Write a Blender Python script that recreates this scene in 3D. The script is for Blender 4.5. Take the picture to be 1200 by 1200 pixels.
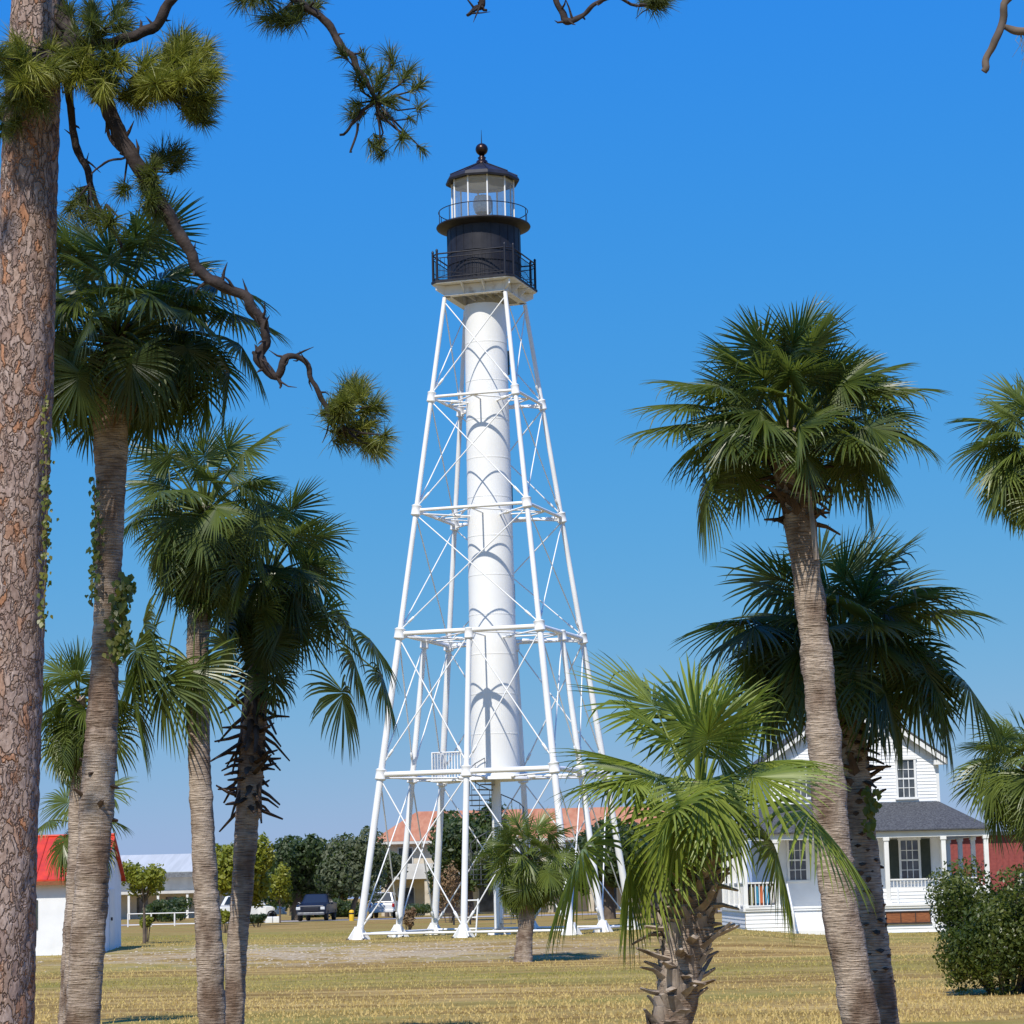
import bpy, math, random
import numpy as np
from mathutils import Vector, Matrix, noise as mnoise
R = math.radians
for o in list(bpy.data.objects): bpy.data.objects.remove(o)
S = bpy.context.scene
COL = S.collection

# ---------------------------------------------------------------- camera
F, PITCH, ROLL, CAMZ = 3031.0, 0.1467, -0.0236, 1.43
MR = (Matrix.Rotation(math.pi/2 + PITCH, 3, 'X') @ Matrix.Rotation(ROLL, 3, 'Z'))
cam_d = bpy.data.cameras.new('camera'); cam = bpy.data.objects.new('camera', cam_d); COL.objects.link(cam)
cam_d.sensor_width = 36; cam_d.sensor_fit = 'HORIZONTAL'; cam_d.lens = F/1200*36
cam_d.clip_start = 0.5; cam_d.clip_end = 6000
cam.matrix_world = Matrix.Translation((0, 0, CAMZ)) @ MR.to_4x4()
S.camera = cam
S.render.resolution_x = S.render.resolution_y = 1024
# ---------------------------------------------------------------- sky, sun, exposure
SUN_EL, SUN_AZ = 51.0, 199.0      # azimuth clockwise from +Y
w = bpy.data.worlds.new('World'); S.world = w; w.use_nodes = True
nt = w.node_tree; bg = nt.nodes['Background']
sky = nt.nodes.new('ShaderNodeTexSky'); sky.sky_type = 'NISHITA'; sky.sun_disc = False
sky.sun_elevation = R(SUN_EL); sky.sun_rotation = R(SUN_AZ)
sky.altitude = 0; sky.air_density = 1.0; sky.dust_density = 0.3; sky.ozone_density = 4.0
sk = nt.nodes.new('ShaderNodeSeparateColor'); cb = nt.nodes.new('ShaderNodeCombineColor'); nt.links.new(sky.outputs[0], sk.inputs[0])
for i, (k_, p_) in enumerate(((.39, 1.5), (.47, .53), (.695, -.13))):      # a deeper, polarised-looking azure
    pw = nt.nodes.new('ShaderNodeMath'); pw.operation = 'POWER'; pw.inputs[1].default_value = p_
    ml = nt.nodes.new('ShaderNodeMath'); ml.operation = 'MULTIPLY'; ml.inputs[1].default_value = k_*.13**(p_-1)
    nt.links.new(sk.outputs[min(i, 1)], pw.inputs[0]); nt.links.new(pw.outputs[0], ml.inputs[0]); nt.links.new(ml.outputs[0], cb.inputs[i])
nt.links.new(cb.outputs[0], bg.inputs[0]); bg.inputs[1].default_value = 0.13
sd = bpy.data.lights.new('sun', 'SUN'); sd.energy = 4.9; sd.angle = R(0.53); sd.color = (1.0, 0.94, 0.84)
sun = bpy.data.objects.new('sun', sd); COL.objects.link(sun)
sdir = Vector((math.sin(R(SUN_AZ))*math.cos(R(SUN_EL)), math.cos(R(SUN_AZ))*math.cos(R(SUN_EL)), math.sin(R(SUN_EL))))
sun.rotation_euler = sdir.to_track_quat('Z', 'Y').to_euler(); sun.location = (-20, -40, 60)
vs = S.view_settings; vs.view_transform = 'Standard'; vs.look = 'None'; vs.exposure = 0.0; vs.gamma = 1.0
S.cycles.transparent_max_bounces = 16

def pix(u, v, Y):
    """world point at depth Y seen at photo pixel (u, v)"""
    d = MR @ Vector(((u-600)/F, -(v-600)/F, -1.0))
    return Vector((0, 0, CAMZ)) + d*(Y/d.y)
def mpp(Y): return Y/F            # metres per photo pixel
def sstep(a, b, x):
    t = min(1, max(0, (x-a)/(b-a))); return t*t*(3-2*t)
def gz(x, y):
    side = max(1 - sstep(6.5, 12, x), sstep(112, 150, y))
    wob = 0.06*mnoise.noise(Vector((x*0.13, y*0.07, 3.1))) if y < 130 else 0
    return -0.5 + 0.5*sstep(75, 85.5, y)*side + 0.12*sstep(82, 96, y)*(1-side) + wob

# ---------------------------------------------------------------- materials
def mat(name, c1, c2=None, scale=5.0, rough=0.7, bump=0.0, bscale=None, stretch=(1, 1, 1), metal=0.0, spec=0.4, lo=0.35, hi=0.65, detail=6, tint=None, coat=0):
    m = bpy.data.materials.new(name); m.use_nodes = True; t = m.node_tree; N = t.nodes; L = t.links
    p = N['Principled BSDF']; p.inputs['Roughness'].default_value = rough; p.inputs['Metallic'].default_value = metal
    p.inputs['Specular IOR Level'].default_value = spec
    if coat: p.inputs['Coat Weight'].default_value = coat; p.inputs['Coat Roughness'].default_value = 0.05
    tc = N.new('ShaderNodeTexCoord'); mp = N.new('ShaderNodeMapping'); mp.inputs['Scale'].default_value = stretch
    L.new(tc.outputs['Object'], mp.inputs[0])
    out = None
    if c2 is not None:
        n = N.new('ShaderNodeTexNoise'); n.inputs['Scale'].default_value = scale; n.inputs['Detail'].default_value = detail
        L.new(mp.outputs[0], n.inputs['Vector'])
        r = N.new('ShaderNodeValToRGB'); e = r.color_ramp.elements
        e[0].position = lo; e[1].position = hi; e[0].color = (*c1, 1); e[1].color = (*c2, 1)
        L.new(n.outputs[0], r.inputs[0]); out = r.outputs[0]
    else:
        p.inputs['Base Color'].default_value = (*c1, 1)
    if tint:     # per-piece colour variation on the mesh; on palms and pine also painted light and shade
        at = N.new('ShaderNodeAttribute'); at.attribute_name = 'tint'
        mx = N.new('ShaderNodeMix'); mx.data_type = 'RGBA'; mx.inputs[7].default_value = (*tint, 1)
        L.new(at.outputs['Fac'], mx.inputs[0])
        if out: L.new(out, mx.inputs[6])
        else: mx.inputs[6].default_value = (*c1, 1)
        out = mx.outputs[2]
    if out: L.new(out, p.inputs['Base Color'])
    if bump:
        n2 = N.new('ShaderNodeTexNoise'); n2.inputs['Scale'].default_value = bscale or scale; n2.inputs['Detail'].default_value = 8
        L.new(mp.outputs[0], n2.inputs['Vector'])
        b = N.new('ShaderNodeBump'); b.inputs['Strength'].default_value = 1.0; b.inputs['Distance'].default_value = bump
        L.new(n2.outputs[0], b.inputs['Height']); L.new(b.outputs[0], p.inputs['Normal'])
    return m
def leafmat(name, c1, c2, tint, rough=0.42, trans=0.3, tcol=(0.16, 0.26, 0.03), scale=1.5):
    m = mat(name, c1, c2, scale=scale, rough=rough, tint=tint, spec=0.45)
    t = m.node_tree; N = t.nodes; L = t.links; p = N['Principled BSDF']; o = N['Material Output']
    tr = N.new('ShaderNodeBsdfTranslucent'); tr.inputs[0].default_value = (*tcol, 1)
    mx = N.new('ShaderNodeMixShader'); mx.inputs[0].default_value = trans
    L.new(p.outputs[0], mx.inputs[1]); L.new(tr.outputs[0], mx.inputs[2]); L.new(mx.outputs[0], o.inputs[0])
    return m
M = {}
M['white'] = mat('white_paint', (.80, .80, .78), (.70, .69, .66), scale=1.3, rough=.42, bump=.002, bscale=18, lo=.4, hi=.75)
M['tubewhite'] = mat('white_tube_paint', (.84, .84, .82), (.77, .76, .73), scale=.7, rough=.5, lo=.4, hi=.8)
M['steelwhite'] = mat('white_tower_paint', (.84, .84, .83), (.72, .71, .68), scale=.9, rough=.4, lo=.45, hi=.8)
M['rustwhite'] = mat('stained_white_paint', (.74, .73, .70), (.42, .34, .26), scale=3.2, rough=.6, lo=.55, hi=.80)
M['black'] = mat('black_paint', (.010, .010, .017), (.020, .020, .028), scale=3, rough=.55, bump=.002, bscale=9)
M['bronze'] = mat('bronze', (.020, .012, .012), (.045, .024, .020), scale=5, rough=.3, metal=.6)
M['rail'] = mat('dark_iron', (.012, .013, .022), rough=.5)
M['grey'] = mat('grey_metal', (.22, .23, .24), (.13, .13, .14), scale=6, rough=.5, metal=.3)
M['ceiling'] = mat('lantern_ceiling', (.62, .63, .64), rough=.6)
M['siding'] = mat('white_siding', (.82, .83, .84), (.74, .75, .76), scale=2.2, rough=.55, lo=.4, hi=.8)
M['shingle'] = mat('grey_shingle', (.035, .037, .045), (.10, .105, .115), scale=9, rough=.9, bump=.01, bscale=14, stretch=(1.6, 1.6, 3))
M['glassdark'] = mat('window_glass', (.03, .035, .04), (.10, .11, .12), scale=1.5, rough=.08, spec=.8)
M['curtain'] = mat('curtain', (.20, .21, .22), (.10, .10, .11), scale=6, rough=.8, stretch=(4, 4, .3))
M['shutter'] = mat('green_shutter', (.035, .045, .032), (.05, .06, .045), scale=8, rough=.6)
M['brick'] = mat('red_wall', (.30, .07, .06), (.22, .05, .045), scale=7, rough=.8)
M['redroof'] = mat('red_roof', (.66, .055, .018), (.48, .04, .02), scale=3, rough=.45)
M['shell'] = mat('shell_bits', (.50, .43, .34), (.36, .29, .2), scale=3, rough=.9)
M['concrete'] = mat('concrete', (.42, .40, .36), (.30, .285, .255), scale=4, rough=.9, bump=.01)
M['wood'] = mat('brown_wood', (.30, .11, .04), (.18, .06, .025), scale=6, rough=.6, stretch=(1, 1, 6))
M['darkwood'] = mat('dark_wood', (.05, .035, .03), (.03, .022, .02), scale=6, rough=.7)
M['metalroof'] = mat('pale_metal_roof', (.50, .52, .52), (.42, .44, .44), scale=.4, rough=.8, spec=.1, stretch=(6, .3, .3))
M['cream'] = mat('cream_stucco', (.62, .54, .42), (.52, .44, .33), scale=1.5, rough=.85)
M['offwhite'] = mat('off_white_stucco', (.66, .64, .60), (.52, .50, .47), scale=.9, rough=.85)
M['palmleaf'] = leafmat('palm_leaf', (.014, .028, .011), (.030, .056, .015), (.150, .190, .035), tcol=(.26, .34, .05), trans=.28, rough=.36)
M['younglf'] = leafmat('young_palm_leaf', (.055, .100, .014), (.105, .160, .022), (.26, .31, .045), tcol=(.30, .42, .05))
M['deadlf'] = leafmat('dead_palm_leaf', (.20, .12, .06), (.30, .19, .10), (.36, .26, .15), tcol=(.3, .18, .08), rough=.8)
M['petiole'] = mat('palm_petiole', (.08, .11, .03), (.13, .13, .05), scale=4, rough=.5)
M['needle'] = leafmat('pine_needle', (.024, .042, .014), (.050, .075, .018), (.24, .25, .03), rough=.5, trans=.25, tcol=(.22, .28, .04))
M['vineleaf'] = leafmat('vine_leaf', (.03, .07, .010), (.08, .13, .015), (.20, .16, .015), tcol=(.3, .4, .04))
M['oakleaf'] = leafmat('oak_leaf', (.022, .040, .016), (.045, .070, .024), (.09, .12, .04), rough=.5, scale=.6)
M['oliveleaf'] = leafmat('olive_leaf', (.07, .088, .045), (.11, .13, .07), (.16, .17, .10), rough=.6, scale=.6)
M['limeleaf'] = leafmat('lime_leaf', (.13, .17, .012), (.20, .23, .02), (.30, .28, .03), rough=.5, scale=.8, tcol=(.4, .42, .03))
M['bushleaf'] = leafmat('bush_leaf', (.020, .040, .009), (.038, .062, .012), (.16, .18, .030), rough=.4, scale=2)
M['twig'] = mat('grey_twig', (.16, .12, .09), (.09, .07, .055), scale=5, rough=.9, bump=.01)
M['limb'] = mat('pine_limb', (.016, .012, .011), (.055, .040, .036), scale=9, rough=.9, bump=.02, bscale=14)  # near-black colour has the shade of the crown painted in

def palmtrunk():
    m = bpy.data.materials.new('palm_trunk'); m.use_nodes = True; t = m.node_tree; N = t.nodes; L = t.links
    p = N['Principled BSDF']; p.inputs['Roughness'].default_value = .9; p.inputs['Specular IOR Level'].default_value = .2
    tc = N.new('ShaderNodeTexCoord')
    def nz(sc, s, d=8, dist=0):
        mp = N.new('ShaderNodeMapping'); mp.inputs['Scale'].default_value = s; L.new(tc.outputs['Object'], mp.inputs[0])
        n = N.new('ShaderNodeTexNoise'); n.inputs['Scale'].default_value = sc; n.inputs['Detail'].default_value = d; n.inputs['Distortion'].default_value = dist
        L.new(mp.outputs[0], n.inputs['Vector']); return n.outputs[0]
    a = nz(5, (1.2, 1.2, 15), 9, .5); b = nz(3, (1, 1, .6)); c = nz(40, (1, 1, .8))
    r = N.new('ShaderNodeValToRGB'); e = r.color_ramp.elements
    e[0].position = .33; e[0].color = (.23, .175, .135, 1); e[1].position = .56; e[1].color = (.52, .43, .35, 1)
    L.new(a, r.inputs[0])
    r2 = N.new('ShaderNodeValToRGB'); e = r2.color_ramp.elements
    e[0].position = .36; e[0].color = (.42, .35, .31, 1); e[1].position = .58; e[1].color = (1, .98, .95, 1); L.new(b, r2.inputs[0])
    mx = N.new('ShaderNodeMix'); mx.data_type = 'RGBA'; mx.blend_type = 'MULTIPLY'; mx.inputs[0].default_value = 1
    L.new(r.outputs[0], mx.inputs[6]); L.new(r2.outputs[0], mx.inputs[7]); L.new(mx.outputs[2], p.inputs['Base Color'])
    ad = N.new('ShaderNodeMath'); ad.operation = 'ADD'; L.new(a, ad.inputs[0])
    ml = N.new('ShaderNodeMath'); ml.operation = 'MULTIPLY'; ml.inputs[1].default_value = .4; L.new(c, ml.inputs[0]); L.new(ml.outputs[0], ad.inputs[1])
    bp = N.new('ShaderNodeBump'); bp.inputs['Distance'].default_value = .035; L.new(ad.outputs[0], bp.inputs['Height']); L.new(bp.outputs[0], p.inputs['Normal'])
    return m
M['palmtrunk'] = palmtrunk()
M['boot'] = mat('palm_boot', (.15, .11, .085), (.50, .42, .35), scale=4, rough=.9, bump=.02, bscale=12, stretch=(1, 1, .5), spec=.2)
M['darkboot'] = mat('dark_palm_boot', (.035, .024, .018), (.13, .09, .065), scale=4, rough=.9, bump=.02, bscale=12, stretch=(1, 1, .5), spec=.2)
def pinebark():
    m = bpy.data.materials.new('pine_bark'); m.use_nodes = True; t = m.node_tree; N = t.nodes; L = t.links
    p = N['Principled BSDF']; p.inputs['Roughness'].default_value = .9; p.inputs['Specular IOR Level'].default_value = .2
    tc = N.new('ShaderNodeTexCoord'); mp = N.new('ShaderNodeMapping'); mp.inputs['Scale'].default_value = (1.15, 1.15, .55)
    L.new(tc.outputs['Object'], mp.inputs[0])
    nn = N.new('ShaderNodeTexNoise'); nn.inputs['Scale'].default_value = 9; nn.inputs['Detail'].default_value = 4; L.new(mp.outputs[0], nn.inputs['Vector'])
    mv = N.new('ShaderNodeMix'); mv.data_type = 'VECTOR'; mv.inputs[0].default_value = .24
    L.new(mp.outputs[0], mv.inputs[4]); L.new(nn.outputs['Color'], mv.inputs[5])
    v = N.new('ShaderNodeTexVoronoi'); v.feature = 'DISTANCE_TO_EDGE'; v.inputs['Scale'].default_value = 17; L.new(mv.outputs[1], v.inputs['Vector'])
    v2 = N.new('ShaderNodeTexVoronoi'); v2.inputs['Scale'].default_value = 17; L.new(mv.outputs[1], v2.inputs['Vector'])
    sx = N.new('ShaderNodeSeparateColor'); L.new(v2.outputs['Color'], sx.inputs[0])
    r = N.new('ShaderNodeValToRGB'); e = r.color_ramp.elements
    e[0].position = 0; e[0].color = (.34, .24, .205, 1); e[1].position = 1; e[1].color = (.50, .25, .14, 1)
    k = r.color_ramp.elements.new(.45); k.color = (.49, .385, .34, 1); k = r.color_ramp.elements.new(.75); k.color = (.43, .31, .25, 1)
    L.new(sx.outputs[0], r.inputs[0])
    fine = N.new('ShaderNodeTexNoise'); fine.inputs['Scale'].default_value = 34; fine.inputs['Detail'].default_value = 6; L.new(mp.outputs[0], fine.inputs['Vector'])
    r3 = N.new('ShaderNodeValToRGB'); r3.color_ramp.elements[0].position = .3; r3.color_ramp.elements[0].color = (.42, .36, .33, 1); r3.color_ramp.elements[1].position = .7; L.new(fine.outputs[0], r3.inputs[0])
    m0 = N.new('ShaderNodeMix'); m0.data_type = 'RGBA'; m0.blend_type = 'MULTIPLY'; m0.inputs[0].default_value = .8
    L.new(r.outputs[0], m0.inputs[6]); L.new(r3.outputs[0], m0.inputs[7])
    r2 = N.new('ShaderNodeValToRGB'); e = r2.color_ramp.elements
    e[0].position = .0; e[0].color = (.50, .42, .38, 1); e[1].position = .075; e[1].color = (1, 1, 1, 1); L.new(v.outputs[0], r2.inputs[0])
    mx = N.new('ShaderNodeMix'); mx.data_type = 'RGBA'; mx.blend_type = 'MULTIPLY'
    cf = N.new('ShaderNodeMapRange'); cf.inputs[1].default_value = .38; cf.inputs[2].default_value = .62; cf.inputs[3].default_value = .15; L.new(nn.outputs[0], cf.inputs[0]); L.new(cf.outputs[0], mx.inputs[0])
    L.new(m0.outputs[2], mx.inputs[6]); L.new(r2.outputs[0], mx.inputs[7]); L.new(mx.outputs[2], p.inputs['Base Color'])
    r4 = N.new('ShaderNodeValToRGB'); r4.color_ramp.elements[1].position = .16; L.new(v.outputs[0], r4.inputs[0])
    ad = N.new('ShaderNodeMath'); ad.operation = 'MULTIPLY_ADD'; ad.inputs[1].default_value = .35; L.new(fine.outputs[0], ad.inputs[0]); L.new(r4.outputs[0], ad.inputs[2])
    ad2 = N.new('ShaderNodeMath'); ad2.operation = 'MULTIPLY_ADD'; ad2.inputs[1].default_value = .5; L.new(sx.outputs[1], ad2.inputs[0]); L.new(ad.outputs[0], ad2.inputs[2])
    bp = N.new('ShaderNodeBump'); bp.inputs['Distance'].default_value = .016; L.new(ad2.outputs[0], bp.inputs['Height']); L.new(bp.outputs[0], p.inputs['Normal'])
    return m
M['pinebark'] = pinebark()
def groundmat():
    m = bpy.data.materials.new('dry_lawn'); m.use_nodes = True; t = m.node_tree; N = t.nodes; L = t.links
    p = N['Principled BSDF']; p.inputs['Roughness'].default_value = .95; p.inputs['Specular IOR Level'].default_value = .1
    g = N.new('ShaderNodeNewGeometry')
    def nz(sc, s, d=8):
        mp = N.new('ShaderNodeMapping'); mp.inputs['Scale'].default_value = s; L.new(g.outputs['Position'], mp.inputs[0])
        n = N.new('ShaderNodeTexNoise'); n.inputs['Scale'].default_value = sc; n.inputs['Detail'].default_value = d
        L.new(mp.outputs[0], n.inputs['Vector']); return n.outputs[0]
    def ramp(src, a, ca, b, cb):
        r = N.new('ShaderNodeValToRGB'); e = r.color_ramp.elements; e[0].position = a; e[1].position = b
        e[0].color = (*ca, 1); e[1].color = (*cb, 1); L.new(src, r.inputs[0]); return r.outputs[0]
    def mix(f, a, b, bt='MIX', k=None):
        x = N.new('ShaderNodeMix'); x.data_type = 'RGBA'; x.blend_type = bt
        if k is None: L.new(f, x.inputs[0])
        else: x.inputs[0].default_value = k
        L.new(a, x.inputs[6]); L.new(b, x.inputs[7]); return x.outputs[2]
    def math_(op, a, b):
        x = N.new('ShaderNodeMath'); x.operation = op; x.use_clamp = op in ('MULTIPLY',) 
        for i, q in enumerate((a, b)):
            if isinstance(q, (int, float)): x.inputs[i].default_value = q
            else: L.new(q, x.inputs[i])
        return x.outputs[0]
    base = ramp(nz(.8, (.35, .8, 1)), .34, (.31, .215, .070), .66, (.49, .355, .145))
    fine = ramp(nz(7, (.6, 1.2, 1)), .3, (.62, .60, .55), .7, (1.12, 1.1, 1.05))
    base = mix(None, base, fine, 'MULTIPLY', 1.0)
    mow = ramp(nz(.9, (.07, 1, 1), 6), .36, (.66, .58, .50), .60, (1.06, 1.06, 1.04)); base = mix(None, base, mow, 'MULTIPLY', 1.0)
    green = ramp(nz(2.5, (.6, 1, 1)), .3, (.16, .155, .030), .7, (.32, .27, .07))
    sep = N.new('ShaderNodeSeparateXYZ'); L.new(g.outputs['Position'], sep.inputs[0]); X, Yc = sep.outputs[0], sep.outputs[1]
    wob = math_('MULTIPLY_ADD', nz(.12, (1, 1, 1), 4), 14.0)
    wob.node.inputs[2].default_value = -7.0; wob.node.use_clamp = False
    yy = math_('ADD', Yc, wob); yy.node.use_clamp = False
    def band(c, wd, src=None):
        d = math_('SUBTRACT', src or yy, c); d.node.use_clamp = False
        a = N.new('ShaderNodeMath'); a.operation = 'ABSOLUTE'; L.new(d, a.inputs[0])
        mr = N.new('ShaderNodeMapRange'); mr.inputs[1].default_value = wd*1.4; mr.inputs[2].default_value = wd*.4; L.new(a.outputs[0], mr.inputs[0]); return mr.outputs[0]
    gb = math_('MAXIMUM', math_('MULTIPLY', band(64, 5), .85), math_('MAXIMUM', math_('MULTIPLY', band(106, 14), 1.0), math_('MULTIPLY', band(90, 6), .8)))
    gb = math_('MULTIPLY', gb, ramp(nz(.5, (.5, 1.2, 1)), .36, (.15, .15, .15), .62, (1, 1, 1)))
    patch = ramp(nz(.16, (.7, 1, 1), 5), .50, (0, 0, 0), .66, (.75, .75, .75))
    f = math_('MAXIMUM', gb, patch)
    c = mix(f, base, green)
    # worn shelly bank in front of the tower
    sh = math_('MULTIPLY', band(80.5, 4.2, Yc), band(-6.0, 8.5, X))
    sh = math_('MULTIPLY', sh, ramp(nz(1.6, (.5, 1, 1)), .42, (.0, .0, .0), .56, (1, 1, 1)))
    shc = ramp(nz(12, (.6, 1, 1)), .4, (.33, .25, .15), .62, (.55, .48, .38))
    c = mix(math_('MULTIPLY', sh, .7), c, shc)
    L.new(c, p.inputs['Base Color'])
    bp = N.new('ShaderNodeBump'); bp.inputs['Distance'].default_value = .05; L.new(nz(9, (.6, 1.2, 1)), bp.inputs['Height']); L.new(bp.outputs[0], p.inputs['Normal'])
    return m
M['ground'] = groundmat()
M['road'] = mat('pale_road', (.42, .38, .36), (.34, .31, .29), scale=.6, rough=.9)
def blade_mat():
    m = mat('dry_grass_blades', (.50, .37, .145), None, rough=.8, tint=(.25, .24, .05), spec=.2); return m
M['blade'] = blade_mat()
M['clearglass'] = None
def glassmat():
    m = bpy.data.materials.new('lantern_glass'); m.use_nodes = True; t = m.node_tree; N = t.nodes; L = t.links
    tr = N.new('ShaderNodeBsdfTransparent'); tr.inputs[0].default_value = (.95, .97, .98, 1)
    gl = N.new('ShaderNodeBsdfGlossy'); gl.inputs['Roughness'].default_value = .04
    fr = N.new('ShaderNodeFresnel'); fr.inputs[0].default_value = 1.5
    mx = N.new('ShaderNodeMixShader'); hf = N.new('ShaderNodeMath'); hf.operation = 'MULTIPLY'; hf.inputs[1].default_value = .35; L.new(fr.outputs[0], hf.inputs[0]); L.new(hf.outputs[0], mx.inputs[0]); L.new(tr.outputs[0], mx.inputs[1]); L.new(gl.outputs[0], mx.inputs[2])
    df = N.new('ShaderNodeBsdfDiffuse'); df.inputs[0].default_value = (.8, .82, .84, 1); m2 = N.new('ShaderNodeMixShader'); m2.inputs[0].default_value = .10; L.new(mx.outputs[0], m2.inputs[1]); L.new(df.outputs[0], m2.inputs[2])
    L.new(m2.outputs[0], N['Material Output'].inputs[0]); return m
M['clearglass'] = glassmat()
M['lens'] = mat('lens_glass', (.55, .58, .60), (.35, .38, .42), scale=12, rough=.15, spec=.8)
def flat(n, c, rough=.5, **k): return mat(n, c, rough=rough, **k)
M['navy'] = flat('dark_blue_car_paint', (.010, .014, .028), .3, coat=.2)
M['carwhite'] = flat('white_car_paint', (.70, .71, .72), .3, coat=.5)
M['tyre'] = flat('tyre_rubber', (.02, .02, .02), .85)
M['rim'] = flat('wheel_rim', (.35, .36, .38), .3, metal=.8)
M['chrome'] = flat('chrome', (.6, .6, .62), .2, metal=.9)
M['lamp'] = flat('headlight_lens', (.6, .62, .64), .15, spec=.8)
M['redlamp'] = flat('tail_light_lens', (.35, .01, .01), .25)
M['carglass'] = flat('car_glass', (.02, .024, .03), .06, spec=.9)
M['yellow'] = flat('yellow_paint', (.72, .45, .02), .5)
M['moss'] = mat('grey_moss', (.22, .23, .20), (.14, .15, .12), scale=20, rough=.9)

# ---------------------------------------------------------------- mesh helpers
def tag(o, label=None, cat=None, group=None, kind=None):
    if label: o['label'] = label
    if cat: o['category'] = cat
    if group: o['group'] = group
    if kind: o['kind'] = kind
    return o
def empty(name, loc=(0, 0, 0), label=None, cat=None, group=None, rz=0):
    o = bpy.data.objects.new(name, None); o.empty_display_size = .3; COL.objects.link(o)
    o.location = loc; o.rotation_euler = (0, 0, rz); return tag(o, label, cat, group)
class MB:
    def __init__(s): s.v = []; s.f = []; s.t = []; s.sm = []
    def add(s, vs_, fs, sm=False):
        n = len(s.v); s.v.extend([tuple(q) for q in vs_]); s.f.extend([tuple(i+n for i in f) for f in fs]); s.sm.extend([sm]*len(fs))
    def box(s, x0, y0, z0, x1, y1, z1, mtx=None):
        vs_ = [Vector((x, y, z)) for z in (z0, z1) for y in (y0, y1) for x in (x0, x1)]
        if mtx is not None: vs_ = [mtx @ q for q in vs_]
        s.add(vs_, [(0, 2, 3, 1), (4, 5, 7, 6), (0, 1, 5, 4), (2, 6, 7, 3), (0, 4, 6, 2), (1, 3, 7, 5)]); return s
    def tube(s, pts, rad, n=10, caps=True, jit=None, sm=True):
        pts = [Vector(p) for p in pts]
        if not hasattr(rad, '__len__'): rad = [rad]*len(pts)
        up = Vector((0, 0, 1)); prev = None; rings = []
        for i, p in enumerate(pts):
            d = (pts[min(i+1, len(pts)-1)] - pts[max(i-1, 0)]); d = d.normalized() if d.length > 1e-9 else Vector((0, 0, 1))
            if prev is None:
                a = Vector((1, 0, 0)) if abs(d.z) > .9 else up
                u = a.cross(d).normalized()
            else: u = (prev - d*prev.dot(d)).normalized()
            prev = u; v_ = d.cross(u)
            ring = []
            for k in range(n):
                an = 2*math.pi*k/n; r = rad[i]
                if jit: r *= jit(p, an, i)
                ring.append(p + (u*math.cos(an) + v_*math.sin(an))*r)
            rings.append(ring)
        vs_ = [q for r_ in rings for q in r_]; fs = []
        for i in range(len(pts)-1):
            for k in range(n):
                k2 = (k+1) % n; fs.append((i*n+k, i*n+k2, (i+1)*n+k2, (i+1)*n+k))
        s.add(vs_, fs, sm)
        if caps:
            s.add(rings[0], [tuple(reversed(range(n)))]); s.add(rings[-1], [tuple(range(n))])
        return s
    def lathe(s, prof, c=(0, 0, 0), n=32, sm=True, rot=0, cap=True):
        vs_ = []; fs = []
        for r, z in prof:
            for k in range(n):
                a = 2*math.pi*k/n + rot; vs_.append((c[0]+r*math.cos(a), c[1]+r*math.sin(a), c[2]+z))
        for i in range(len(prof)-1):
            for k in range(n):
                k2 = (k+1) % n; fs.append((i*n+k, i*n+k2, (i+1)*n+k2, (i+1)*n+k))
        s.add(vs_, fs, sm)
        if cap:
            if prof[0][0] > 1e-4: s.add(vs_[:n], [tuple(reversed(range(n)))])
            if prof[-1][0] > 1e-4: s.add(vs_[-n:], [tuple(range(n))])
        return s
    def poly(s, pts, th=None):
        """flat polygon; th = thickness vector"""
        pts = [Vector(p) for p in pts]; n = len(pts)
        if th is None: s.add(pts, [tuple(range(n))]); return s
        th = Vector(th); s.add(pts + [p+th for p in pts], [tuple(reversed(range(n))), tuple(range(n, 2*n))] + [(i, (i+1) % n, n+(i+1) % n, n+i) for i in range(n)]); return s
    def build(s, name, m, parent=None, bevel=0):
        me = bpy.data.meshes.new(name); me.from_pydata(s.v, [], s.f); me.polygons.foreach_set('use_smooth', s.sm)
        me.materials.append(M[m] if isinstance(m, str) else m); me.update()
        o = bpy.data.objects.new(name, me); COL.objects.link(o)
        if parent is not None: o.parent = parent
        if bevel:
            b = o.modifiers.new('bevel', 'BEVEL'); b.width = bevel; b.segments = 2; b.limit_method = 'ANGLE'; b.angle_limit = R(40)
        return o
def np_obj(name, V, Fq, m, parent=None, tint=None, smooth=False):
    """V (n,3), Fq (k,4) or (k,3) int arrays; tint (k,) per face"""
    me = bpy.data.meshes.new(name); nV, nF, c = len(V), len(Fq), Fq.shape[1]
    me.vertices.add(nV); me.vertices.foreach_set('co', V.astype(np.float32).ravel())
    me.loops.add(nF*c); me.loops.foreach_set('vertex_index', Fq.astype(np.int32).ravel())
    me.polygons.add(nF); me.polygons.foreach_set('loop_start', np.arange(0, nF*c, c, dtype=np.int32))
    me.polygons.foreach_set('loop_total', np.full(nF, c, dtype=np.int32))
    me.polygons.foreach_set('use_smooth', np.full(nF, smooth))
    me.materials.append(M[m]); me.update(calc_edges=True)
    if tint is not None:
        a = me.attributes.new('tint', 'FLOAT', 'FACE'); a.data.foreach_set('value', tint.astype(np.float32))
    o = bpy.data.objects.new(name, me); COL.objects.link(o)
    if parent is not None: o.parent = parent
    return o
def unit(a): return a/np.maximum(np.linalg.norm(a, axis=-1, keepdims=True), 1e-9)
G = np.array([0, 0, -1.0])

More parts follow.
